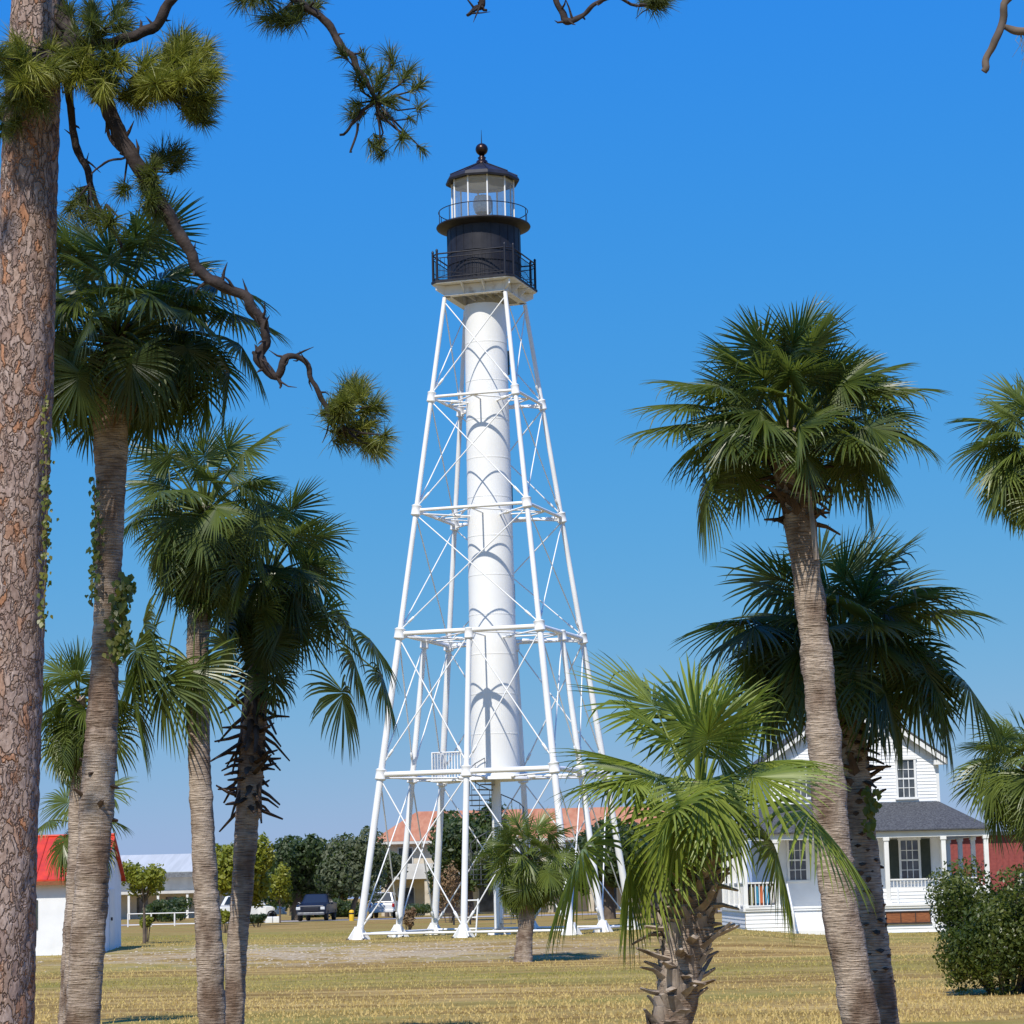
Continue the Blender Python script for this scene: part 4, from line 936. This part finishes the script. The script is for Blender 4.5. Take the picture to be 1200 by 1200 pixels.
palm('young bright green palm with thick booted trunk in front of the house', 24,
     [(778, 1240, 50), (790, 1190, 50), (800, 1130, 52), (810, 1070, 58), (817, 1000, 56)], (818, 915),
     8, .80, .52, 66, leaf='younglf', boot=[(.12, .66, 130, (.12, .24), (1.0, 1.5), .085), (.36, .90, 120, (.14, .38), (-.1, 1.25), .045)], els=(0.55, 1.5),
     extra=[(176, 22, .55, .74, .15, .3, .1), (183, -16, 1.06, 1.0, .3, .3, .3), (128, 62, .95, .92, .05, .12, .1), (155, 34, .6, .8, .1, .2), (-90, 30, .45, .72, .6, .3, .6), (-70, 5, .45, .75, .5, .4, .5), (6, 34, .6, .74, .15, .25, .2), (-3, -4, .9, 1.05, .2, .35, .4), (172, -42, .8, .9, .2, .3, .3), (-6, -34, .75, .85, .15, .4, .4), (60, 72, .6, .8, .1, .2), (-115, -10, .45, .75, .5, .4, .5), (200, -44, .6, .85, .2, .4, .3), (90, 70, .75, .85, .1, .1)],
     tint0=.12, tv=.6, segdroop=.2, droop=.22, seg=42, bend=.4)
palm('palm crown cut off by the right edge, high up', 34,
     [(1262, 1240, 32), (1256, 1000, 31), (1248, 800, 30), (1240, 640, 30)], (1222, 520),
     50, .66, .60, 77, boot=[(.9, .99, 24, (.08, .2), (.3, 1.2), .04)], els=(-.35, 1.5), tint0=.4, tv=.6)
palm('low palm with brown hanging dead fronds at the right edge', 46,
     [(1216, 1180, 24), (1214, 1080, 24), (1210, 980, 24)], (1206, 895),
     50, .72, .62, 88, boot=[(.8, .99, 24, (.08, .25), (.3, 1.2), .045)], els=(-.5, 1.5), dead=9, tint0=.4, tv=.6)
palm('palm crown with brown dead fronds between the big pine and the vine trunk', 33,
     [(86, 1240, 28), (90, 1100, 28), (94, 950, 28), (98, 880, 28)], (92, 815),
     26, .56, .32, 99, boot=[(.9, .99, 14, (.08, .2), (.3, 1.2), .04)], els=(-.9, 1.5), dead=6, tint0=.3, tv=.5, segdroop=.7)
palm('short palm drooping over the white shed roof', 42,
     [(82, 1180, 26), (86, 1090, 25), (92, 1010, 25)], (96, 952),
     12, .60, .42, 111, boot=[(.8, .99, 14, (.08, .2), (.3, 1.2), .04)], els=(-.9, 1.35), tint0=.3, tv=.5, segdroop=.9)
palm('small stocky palm standing in front of the tower base', 75,
     [(613, 1128, 24), (614, 1105, 20), (617, 1080, 19), (618, 1060, 19)], (619, 1003),
     58, .78, .88, 122, boot=[(.5, .99, 50, (.08, .25), (-.2, 1.2), .05)], bootmat='darkboot', els=(-.8, 1.5), tint0=.35, tv=.6, seg=34)

# ================================================================ PINES
def needles(tufts, rs, nn=110, L_=.19, wd=.0028):
    """tufts: list of (point, direction, size)"""
    VV = []; 
    for p, d, s in tufts:
        p = np.array(p); d = unit(np.array(d)); n = int(nn*s)
        q = rs.randn(n, 3); q = unit(q); q = unit(q*.8+d[None]*rs.uniform(.3, 1.3, (n, 1)))
        o = p[None]-d[None]*rs.rand(n, 1)*.12*s
        l = (L_*s*rs.uniform(.7, 1.1, n))[:, None]
        mid = o+q*l*.55; q2 = unit(q+G[None]*.28); tip = mid+q2*l*.45
        sv = unit(np.cross(q, rs.randn(n, 3)))*wd
        VV.append(np.stack([o-sv, o+sv, mid+sv*.9, mid-sv*.9, tip], 1))
    V = np.concatenate(VV); n = len(V); i = 5*np.arange(n)[:, None]
    F1 = np.concatenate([i+np.array([[0, 1, 2]]), i+np.array([[0, 2, 3]]), i+np.array([[3, 2, 4]])])
    return V.reshape(-1, 3), F1, n
def make_needles(T, tufts, seed, tint=.2, **k):
    rs = np.random.RandomState(seed); V, Fq, n = needles(tufts, rs, **k)
    base = np.repeat([tint*rs.uniform(.2, 1.8) for _ in tufts], [int(k.get('nn', 110)*t[2]) for t in tufts])
    tn = np.clip(base+rs.rand(n)*.15, 0, 1)
    off = np.array(T.location); return np_obj('needle_cluster', V-off, Fq, 'needle', T, tint=np.tile(tn, 3))
def px_path(pts, Y, rs=None, sub=6, wob=.035):
    """smooth branch through photo points (u,v,w[,dy])"""
    P_ = [(pix(a[0], a[1], Y+(a[3] if len(a) > 3 else 0)), a[2]*mpp(Y)/2) for a in pts]
    out = []; rad = []
    for i in range(len(P_)-1):
        p0 = P_[max(i-1, 0)][0]; p1 = P_[i][0]; p2 = P_[i+1][0]; p3 = P_[min(i+2, len(P_)-1)][0]
        for k in range(sub):
            t = k/sub; q = .5*((2*p1)+(p2-p0)*t+(2*p0-5*p1+4*p2-p3)*t*t+(3*p1-p0-3*p2+p3)*t**3)
            out.append(q+Vector((mnoise.noise(q*7)*wob, mnoise.noise(q*7+Vector((9, 0, 0)))*wob, mnoise.noise(q*7+Vector((0, 9, 0)))*wob))); rad.append(P_[i][1]*(1-t)+P_[i+1][1]*t)
    out.append(P_[-1][0]); rad.append(P_[-1][1]); return out, rad
def cluster(T, Y, cu, cv, ru, rv, n, seed, tint, stem=None, size=1.0, dep=.35):
    """twigs and tufts filling an ellipse of the branch end"""
    rs = np.random.RandomState(seed); off = Vector(T.location); root = pix(*(stem or (cu, cv)), Y); tf = []; m = MB()
    for k in range(n):
        a = rs.rand()*6.28; q = math.sqrt(rs.rand())
        e = pix(cu+ru*q*math.cos(a), cv+rv*q*math.sin(a), Y+rs.uniform(-dep, dep)); d = (e-root)
        if d.length < .05: d = Vector((rs.randn()*.1, rs.randn()*.1, .1))
        mid = root.lerp(e, .55)+Vector((rs.randn(), rs.randn(), -abs(rs.randn())))*.03
        m.tube([root-off, mid-off, e-off], [.010, .007, .005], 5)
        dn = d.normalized()*.7+Vector((rs.randn()*.3, rs.randn()*.3, .25)); tf.append((tuple(e), tuple(dn), size*rs.uniform(.8, 1.15)))
        if rs.rand() < .7: tf.append((tuple(mid.lerp(e, .5)), tuple(dn), size*.8))
    m.build('twig', 'limb', T); make_needles(T, tf, seed, tint)
def big_pine():
    Y = 19.0
    tr = [(-12, 1290, 104), (-4, 1190, 84), (2, 1000, 82), (9, 800, 80), (17, 600, 78), (22, 500, 76), (27, 400, 73), (31, 300, 71), (35, 200, 68), (39, 110, 66), (42, 30, 62), (46, -60, 58), (60, -500, 46), (85, -1050, 26), (95, -1500, 8)]
    pts = [pix(u, v, Y) for u, v, w_ in tr]; rad = [w_*mpp(Y)/2 for u, v, w_ in tr]
    pts[0].z = min(pts[0].z, -.55); base = Vector((pts[0].x, Y, gz(pts[0].x, Y)))
    T = empty('pine_tree', base, 'large pine at the left edge with flaking reddish bark and drooping limbs', 'pine tree')
    P_ = np.array([tuple(p-base) for p in pts]); cum = np.concatenate([[0], np.cumsum(np.linalg.norm(np.diff(P_, axis=0), axis=1))]); ss = np.arange(0, cum[-1], .05)
    sp = [Vector(tuple(np.interp(s, cum, P_[:, i]) for i in range(3))) for s in ss]; rr = [np.interp(s, cum, rad) for s in ss]
    def jit(p, an, i): 
        c_, s_ = math.cos(an), math.sin(an)
        return 1+.05*mnoise.noise(Vector((c_*1.5, s_*1.5, p.z*1.5)))+.045*mnoise.noise(Vector((c_*4.5, s_*4.5, p.z*9)))+.045*mnoise.noise(Vector((c_*9, s_*9, p.z*14)))
    MB().tube(sp, rr, 56, jit=jit).build('trunk', 'pinebark', T)
    def limb(pts_, dy=0, nm='limb'):
        o, r = px_path(pts_, Y+dy); m = MB(); rq = random.Random(len(o)*7+int(r[0]*1e4))
        if nm == 'limb':
            for i_ in range(3, len(o)-2, 3):
                d = Vector((rq.uniform(-1, 1), rq.uniform(-1, .4), rq.uniform(-1, 1))).normalized(); l_ = rq.uniform(.03, .16)+r[i_]
                p_ = o[i_]-base; m.tube([p_, p_+d*l_*.6, p_+d*l_+Vector((rq.uniform(-.03, .03), 0, rq.uniform(-.04, .04)))], [r[i_]*.35+.004, r[i_]*.18+.003, .002], 5)
        m.tube([q-base for q in o], r, 10, jit=lambda p, an, i: 1+.40*mnoise.noise(Vector((math.cos(an), math.sin(an), 0))*1.5+p*9)); m.build(nm, 'limb', T)
    limb([(40, -60, 30, .1), (70, 20, 26, 0), (98, 60, 24, -.2), (120, 115, 20, -.3), (145, 165, 18, -.3), (175, 215, 17, -.3), (205, 265, 15, -.3), (230, 312, 13, -.3), (262, 335, 13, -.3), (290, 350, 13, -.3), (304, 375, 11, -.3), (311, 400, 10, -.3), (303, 420, 13, -.3), (322, 440, 9, -.3), (336, 424, 8, -.3), (354, 420, 7, -.3), (366, 442, 6, -.3), (380, 478, 6, -.3), (392, 500, 4, -.3)])
    limb([(322, 438, 7, -.3), (328, 455, 2, -.3)]); limb([(303, 418, 9, -.3), (297, 412, 3, -.3)])
    limb([(60, 62, 12, -.1), (76, 95, 10, -.1), (84, 125, 9, -.1), (90, 165, 9, -.1), (102, 200, 8, -.1), (112, 235, 6, -.1), (128, 262, 5, -.1), (142, 290, 3, -.1)])
    limb([(60, 60, 16, -.1), (100, 52, 14, -.2), (145, 46, 13, -.3), (180, 30, 12, -.3), (205, -2, 11, -.3), (250, -60, 10, -.3), (330, -150, 8, -.3)])
    limb([(45, -250, 26), (140, -210, 20, -.2), (240, -110, 15, -.3), (310, -30, 11, -.3), (345, -2, 10, -.3), (372, 20, 10, -.3), (398, 45, 9, -.3), (410, 66, 8, -.3), (432, 100, 6, -.3), (445, 135, 4, -.3)])
    limb([(436, 120, 4, -.3), (420, 140, 4, -.3), (398, 158, 3, -.3)], nm='twig'); limb([(420, 145, 3, -.3), (416, 165, 3, -.3), (412, 178, 2, -.3)], nm='twig')
    limb([(440, 118, 4, -.3), (462, 112, 3, -.3), (480, 118, 2, -.3)], nm='twig'); limb([(445, 130, 3, -.3), (462, 150, 3, -.3), (478, 162, 2, -.3)], nm='twig')
    limb([(125, 110, 6, -.3), (128, 160, 4, -.3), (145, 185, 3, -.3), (120, 190, 3, -.3), (108, 205, 2, -.3)], nm='twig')
    limb([(140, 180, 5, -.3), (175, 195, 3, -.3), (190, 200, 2, -.3)], nm='twig')
    # overhead limb along the top of the picture
    limb([(48, -420, 26), (220, -330, 20, -.2), (420, -210, 15, -.2), (600, -90, 10, -.2), (645, -15, 8, -.2), (656, 12, 8, -.2), (664, 24, 9, -.2), (684, 18, 6, -.2), (700, 5, 5, -.2), (725, 0, 4, -.2), (752, 5, 3, -.2), (770, 8, 2, -.2)])
    limb([(500, -155, 9, -.2), (540, -70, 8, -.2), (562, -10, 8, -.2), (566, 6, 8, -.2), (558, 10, 6, -.2), (548, 18, 3, -.2)]); limb([(563, 2, 6, -.2), (570, 12, 3, -.2)], nm='twig')
    C = lambda *a, **k: cluster(T, Y-.25, *a, **k)
    C(212, 82, 42, 36, 30, 1, .9, stem=(150, 95), dep=.5, size=1.1); C(178, 108, 30, 22, 12, 2, .6, stem=(140, 110)); C(238, 112, 20, 26, 9, 31, .4, stem=(190, 100)); C(40, 76, 42, 34, 32, 3, .95, stem=(60, 60), dep=.6, size=1.1); C(106, 78, 40, 26, 18, 4, .85, stem=(90, 60), size=1.1); C(34, 108, 34, 26, 14, 32, .5, stem=(50, 80)); C(130, 95, 30, 22, 10, 41, .5, stem=(110, 80))  # high tint paints sunlight into these needles; darker clusters get little
    C(240, 128, 14, 16, 4, 5, .15, stem=(200, 105)); C(200, 188, 26, 12, 5, 6, .08, stem=(170, 200)); C(165, 222, 26, 14, 5, 7, .08, stem=(150, 180)); C(130, 18, 30, 26, 9, 8, .1, stem=(110, 40)); C(185, 240, 26, 18, 4, 33, .06, stem=(180, 215)); C(90, 20, 20, 20, 5, 34, .1, stem=(90, 45))
    C(418, 474, 30, 24, 13, 9, .5, stem=(386, 486)); C(398, 505, 14, 22, 4, 21, .15, stem=(388, 490)); C(440, 506, 20, 24, 8, 22, .6, stem=(400, 500))
    for a_ in ((402, 62, .8), (428, 66, .8), (452, 62, .9), (420, 88, .8), (446, 92, .9), (474, 86, .9), (494, 96, .8), (436, 118, .8), (464, 116, .8), (488, 126, .8), (452, 140, .8), (476, 162, .8), (494, 174, .7), (438, 172, .8), (410, 132, .8), (460, 78, .7), (418, 120, .6), (480, 142, .6), (444, 186, .6)):
        C(a_[0], a_[1], 5, 5, 1, int(a_[0]*7+a_[1]), .05, stem=(440, 118), size=a_[2])
    C(350, 2, 26, 12, 4, 16, .08, stem=(350, 5)); C(300, -5, 26, 12, 4, 17, .08, stem=(300, -30)); C(768, 2, 20, 8, 4, 18, .08, stem=(750, 5)); C(318, 22, 14, 10, 3, 35, .05, stem=(345, 0)); C(335, 30, 10, 8, 2, 36, .05, stem=(350, 5))
    C(95, 250, 26, 18, 4, 19, .1, stem=(105, 215)); C(5, 140, 12, 30, 5, 20, .2, stem=(20, 100)); C(120, 262, 20, 14, 3, 37, .08, stem=(125, 240))
    # unseen upper crown above the picture, limbs biased sunward to cast shade
    rs = np.random.RandomState(77); tf = []; m = MB()
    for k in range(52):
        z = rs.uniform(8.4, 17.5); s0 = Vector(tuple(np.interp(z-base.z, P_[:, 2], P_[:, i]) for i in range(3))); a = rs.rand()*6.28 if k % 2 else rs.uniform(3.4, 5.6); ln = rs.uniform(1.2, 3.4)*(1-.5*max(0, (z-13)/5))*(1.35 if k % 2 == 0 else 1)
        e = s0+Vector((math.cos(a)*ln, math.sin(a)*ln, rs.uniform(-.3, .9))); mid = s0.lerp(e, .5)+Vector((0, 0, .25)); m.tube([s0, mid, e], [.05, .035, .012], 6)
        for j in range(7):
            q = mid.lerp(e, rs.uniform(.3, 1.0))+Vector(rs.randn(3)*.28); tf.append((tuple(q+base), tuple((q-s0).normalized()+Vector((0, 0, .5))), 1.2)); m.tube([mid.lerp(e, .6), q], .008, 4)
    for k in range(60):  # second unseen layer of limbs, added to shade the left palms
        z = rs.uniform(12.5, 17.8); s0 = Vector(tuple(np.interp(z-base.z, P_[:, 2], P_[:, i]) for i in range(3))); a = rs.uniform(2.2, 5.2); ln = rs.uniform(1.5, 4.6)
        e = s0+Vector((math.cos(a)*ln, math.sin(a)*ln, rs.uniform(-.3, .9))); mid = s0.lerp(e, .5)+Vector((0, 0, .25)); m.tube([s0, mid, e], [.05, .035, .012], 6)
        for j in range(8):
            q = mid.lerp(e, rs.uniform(.1, 1.0))+Vector(rs.randn(3)*.3); tf.append((tuple(q+base), tuple((q-s0).normalized()+Vector((0, 0, .5))), 1.3)); m.tube([mid.lerp(e, .6), q], .008, 4)
    m.build('upper_limb', 'limb', T); make_needles(T, tf, 78, .3, nn=70, wd=.005)
big_pine()
def far_pine():
    Y = 19.0; pts = [pix(1325, 1290, Y), pix(1315, 700, Y), pix(1300, 100, Y), pix(1292, -500, Y), pix(1290, -1000, Y)]; pts[0].z = -.6
    base = Vector((pts[0].x, Y, gz(pts[0].x, Y))); T = empty('pine_tree', base, 'bare broken branch stubs of a tree reaching in at the top right corner', 'pine tree')
    MB().tube([p-base for p in pts], [.3, .24, .2, .13, .03], 24).build('trunk', 'pinebark', T)
    for p_ in ([(1295, -160, 14), (1230, -110, 12), (1190, -30, 10), (1181, 0, 10), (1170, 36, 9), (1160, 62, 9), (1153, 84, 8)], [(1300, 70, 14), (1240, 44, 11), (1200, 37, 10), (1186, 34, 9), (1176, 31, 6)]):
        o, r = px_path(p_, Y); MB().tube([q-base for q in o], r, 10, jit=lambda p, an, i: 1+.2*mnoise.noise(p*8)).build('branch', 'twig', T)
    rs = np.random.RandomState(8); m = MB()
    for k in range(26):
        u = rs.uniform(1194, 1210); a = pix(u, 40, Y)-base; l = rs.uniform(.1, .38); m.tube([a, a+Vector((rs.randn()*.02, rs.randn()*.02, -l*.5)), a+Vector((rs.randn()*.03, rs.randn()*.03, -l))], [.003, .002, .001], 4)
    m.build('hanging_moss', 'moss', T)
far_pine()

# vines on trunks
def vine(label, pathpx, Y, n, seed, wu, tint, size=.028):
    rs = np.random.RandomState(seed); base = pix(*pathpx[0], Y); T = empty('climbing_vine', base, label, 'vine', 'vines climbing the trunks')
    pts = [pix(u, v, Y)-base for u, v in pathpx]; MB().tube(pts, .006, 5).build('stem', 'twig', T)
    V = []; P_ = np.array([tuple(p) for p in pts]); cum = np.linspace(0, 1, len(pts))
    c = np.stack([np.interp(t, cum, P_[:, i]) for t in rs.rand(1) for i in range(3)]) if False else None
    t = rs.rand(n); C_ = np.stack([np.interp(t, cum, P_[:, i]) for i in range(3)], 1)+rs.randn(n, 3)*np.array([wu, .05, .03])
    nrm = unit(np.stack([rs.randn(n)*.6, -np.ones(n), .5+rs.randn(n)*.4], 1)); dn = unit(np.stack([rs.randn(n)*.4, rs.randn(n)*.3-.3, -np.ones(n)], 1)); sd_ = unit(np.cross(dn, nrm)); s = size*rs.uniform(.6, 1.3, n)[:, None]
    V = np.stack([C_-dn*s, C_+sd_*s*.8-dn*s*.3, C_+sd_*s*.5+dn*s*.5, C_+dn*s*1.3, C_-sd_*s*.5+dn*s*.5, C_-sd_*s*.8-dn*s*.3], 1).reshape(-1, 3)
    np_obj('foliage', V, np.arange(6*n).reshape(-1, 6), 'vineleaf', T, tint=np.clip(tint+rs.rand(n)*.5, 0, 1))
vine('bright green vine clump on the right side of the palm trunk', [(136, 770), (143, 740), (140, 710), (148, 680)], 25.78, 240, 1, .05, .1, .04)
vine('thin yellowing vine up the edge of the big pine trunk', [(50, 740), (54, 660), (55, 600), (54, 540), (52, 470)], 18.80, 200, 2, .018, .2, .018)
vine('dark leafy vine along the left side of the palm trunk', [(107, 710), (110, 660), (112, 610), (110, 560)], 25.80, 120, 3, .03, 0, .028)
vine('small yellow vine on the shaded trunk behind the curved palm', [(1018, 980), (1020, 950), (1021, 925)], 28.95, 90, 4, .04, .3, .035)

# ================================================================ BROADLEAF TREES AND BUSHES
def leafy(name, label, x, y, lobes, n, leaf, mt, seed, cat='tree', group=None, trunk=None, z0=None, tintv=.8):
    """lobes: (dx, dy, z, rx, ry, rz)"""
    rs = np.random.RandomState(seed); zb = gz(x, y) if z0 is None else z0; T = empty(name, (x, y, zb), label, cat, group)
    m = MB()
    if trunk:
        h, r, lean = trunk; top = Vector((lean, 0, h)); m.tube([(0, 0, -.3), (lean*.4, 0, h*.5), top], [r*1.25, r, r*.75], 10)
        for l in lobes: c = Vector(l[:3]); m.tube([top-Vector((0, 0, .2)), top.lerp(c, .5)+Vector((rs.randn()*.1, 0, -.1)), c+Vector((0, 0, l[5]*.3))], [r*.5, r*.3, r*.08], 6)
        m.build('trunk', 'twig', T)
    else:
        for l in lobes: m.tube([(l[0]*.3, l[1]*.3, -.1), (l[0]*.7, l[1]*.7, l[2]*.6), l[:3]], [.03, .02, .01], 6)
        m.build('stem', 'twig', T)
    vol = np.array([l[3]*l[4]*l[5] for l in lobes])**(2/3); cnt = (n*vol/vol.sum()).astype(int); VV = []; TT = []
    for l, k in zip(lobes, cnt):
        q = unit(rs.randn(k, 3)); rad = 1-.55*rs.rand(k)**2.0
        bump = np.array([1+.30*mnoise.noise(Vector(a*2.1)+Vector((seed, l[0], 0)))+.16*mnoise.noise(Vector(a*5)+Vector((seed, l[0], 0))) for a in q])
        c = np.array(l[:3])+q*np.array(l[3:])*(rad*bump)[:, None]
        nr = unit(q+rs.randn(k, 3)*.7); a = unit(np.cross(nr, rs.randn(k, 3))); b_ = np.cross(nr, a); s = leaf*rs.uniform(.5, 1.3, k)[:, None]
        VV.append(np.stack([c-a*s, c+b_*s*.5, c+a*s, c-b_*s*.5], 1)); tn = np.array([.5+.9*mnoise.noise(Vector(p)*1.3+Vector((0, seed, 0))) for p in c]); TT.append(np.clip(tn*tintv*rs.uniform(.5, 1.2, k), 0, 1))
    V = np.concatenate(VV).reshape(-1, 3); np_obj('crown' if trunk else 'foliage', V, np.arange(len(V)).reshape(-1, 4), mt, T, tint=np.concatenate(TT)); return T
def px_tree(name, label, u0, u1, vtop, vbot, Y, n, leaf, mt, seed, lobesn=7, trunk=None, group=None, cat='tree', z0=None, core=.62):
    rs = np.random.RandomState(seed+500); a, b_ = pix(u0, vbot, Y), pix(u1, vbot, Y); top = pix((u0+u1)/2, vtop, Y).z; bot = pix((u0+u1)/2, vbot, Y).z
    x = (a.x+b_.x)/2; w_ = (b_.x-a.x)/2; zb = gz(x, Y) if z0 is None else z0; h = top-bot; lob = [(0, 0, (bot+top)/2-zb, w_*core, w_*core, h*core*.6)]
    for k in range(lobesn):
        an = k*2.4+rs.rand()*.6; rr = rs.uniform(.42, .74); s = rs.uniform(.26, .44)
        lob.append((math.cos(an)*w_*rr, math.sin(an)*w_*rr, bot-zb+h*rs.uniform(.25, .78), w_*s, w_*s, h*s*.72))
    return leafy(name, label, x, Y, lob, n, leaf, mt, seed, cat, group, trunk, zb)
g = 'broadleaf trees beyond the lawn'
px_tree('oak_tree', 'dark green oak standing over the dark blue pickup', 296, 400, 972, 1064, 178, 12000, .20, 'oakleaf', 1, 9, (2.4, .35, 0), g)
px_tree('oak_tree', 'grey green tree with a leaning trunk right of the dark oak', 366, 452, 970, 1056, 174, 9000, .17, 'oliveleaf', 2, 8, (2.3, .16, .9), g)
px_tree('oak_tree', 'dark tree directly behind the tower stair column', 498, 600, 940, 1062, 150, 12000, .17, 'oakleaf', 3, 9, (2.4, .3, 0), g)
px_tree('oak_tree', 'yellow green tree behind the two slender palm trunks', 236, 326, 978, 1062, 150, 9000, .15, 'limeleaf', 4, 7, (2.0, .16, 0), g)
px_tree('cypress_tree', 'small lime coloured cypress sapling right of the white shed', 138, 200, 1008, 1056, 92, 2600, .08, 'limeleaf', 5, 13, (1.6, .05, 0), None, core=.28)
px_tree('oak_tree', 'small twiggy tree with rusty leaves in front of the pickup oak', 306, 350, 1016, 1062, 162, 2200, .11, 'limeleaf', 6, 5, (1.2, .05, 0), g)
px_tree('oak_tree', 'dark tree behind the right tower legs, beside the small palm', 664, 764, 946, 1052, 140, 9000, .17, 'oakleaf', 7, 9, (2.2, .3, 0), g)
px_tree('oak_tree', 'dark tree between the tower and the white house', 722, 800, 960, 1036, 150, 6000, .17, 'oakleaf', 8, 7, (2.2, .25, 0), g)
px_tree('oak_tree', 'dark tree hidden behind the young bright palm', 790, 880, 940, 1050, 158, 6000, .18, 'oakleaf', 9, 7, (2.2, .25, 0), g)
px_tree('oak_tree', 'grey green tree at the left end of the tiled roof', 428, 478, 990, 1040, 192, 4200, .17, 'oliveleaf', 10, 6, (2.2, .15, 0), g)
px_tree('oak_tree', 'dark distant tree showing right of the pickup', 376, 424, 1000, 1064, 215, 3500, .2, 'oakleaf', 12, 6, (2.0, .2, 0), g)
px_tree('oak_tree', 'distant tree low behind the white parked car', 262, 322, 1018, 1066, 225, 3500, .2, 'oakleaf', 13, 6, (2.0, .2, 0), g)
px_tree('oak_tree', 'pale distant tree left of the pickup', 318, 366, 1020, 1064, 232, 3000, .2, 'oliveleaf', 14, 6, (2.0, .2, 0), g)
s = 'shrubs beyond the lawn'
px_tree('shrub', 'dark hedge clump between the pickup and the white car', 384, 432, 1052, 1078, 200, 3600, .14, 'oakleaf', 28, 8, None, s, 'shrub')
px_tree('shrub', 'dark hedge clump behind the pickup', 338, 388, 1056, 1078, 204, 3000, .14, 'oakleaf', 29, 8, None, s, 'shrub')
px_tree('shrub', 'dark hedge clump left of the pickup oak', 276, 336, 1058, 1078, 206, 3000, .14, 'oakleaf', 30, 8, None, s, 'shrub')
px_tree('shrub', 'dark green hedge clump behind the white rail fence', 158, 226, 1052, 1080, 196, 3600, .14, 'oakleaf', 21, 8, None, s, 'shrub')
px_tree('shrub', 'yellow orange shrub between the two slender trunks', 254, 272, 1064, 1084, 120, 900, .08, 'limeleaf', 22, 4, None, s, 'shrub')
px_tree('shrub', 'low dark shrub right of the booted palm trunk', 288, 316, 1070, 1084, 140, 1100, .09, 'oakleaf', 23, 5, None, s, 'shrub')
px_tree('shrub', 'dry tan shrub behind the left tower feet', 468, 490, 1062, 1088, 110, 900, .07, 'deadlf', 24, 4, None, s, 'shrub')
px_tree('shrub', 'rusty bare looking shrub behind the middle tower legs', 508, 545, 1006, 1076, 140, 1700, .08, 'deadlf', 25, 6, None, s, 'shrub')
px_tree('shrub', 'green tuft growing low beside the lime cypress', 160, 182, 1072, 1090, 96, 900, .06, 'limeleaf', 26, 4, None, s, 'shrub')
px_tree('shrub', 'long dark hedge in front of the cream building', 455, 520, 1058, 1072, 190, 1500, .12, 'oakleaf', 27, 6, None, s, 'shrub')
# big bush at the right edge
px_tree('bush', 'large rounded dark green bush at the right edge of the lawn', 1090, 1270, 1010, 1170, 46.5, 36000, .042, 'bushleaf', 31, 26, None, None, 'bush', core=.5)
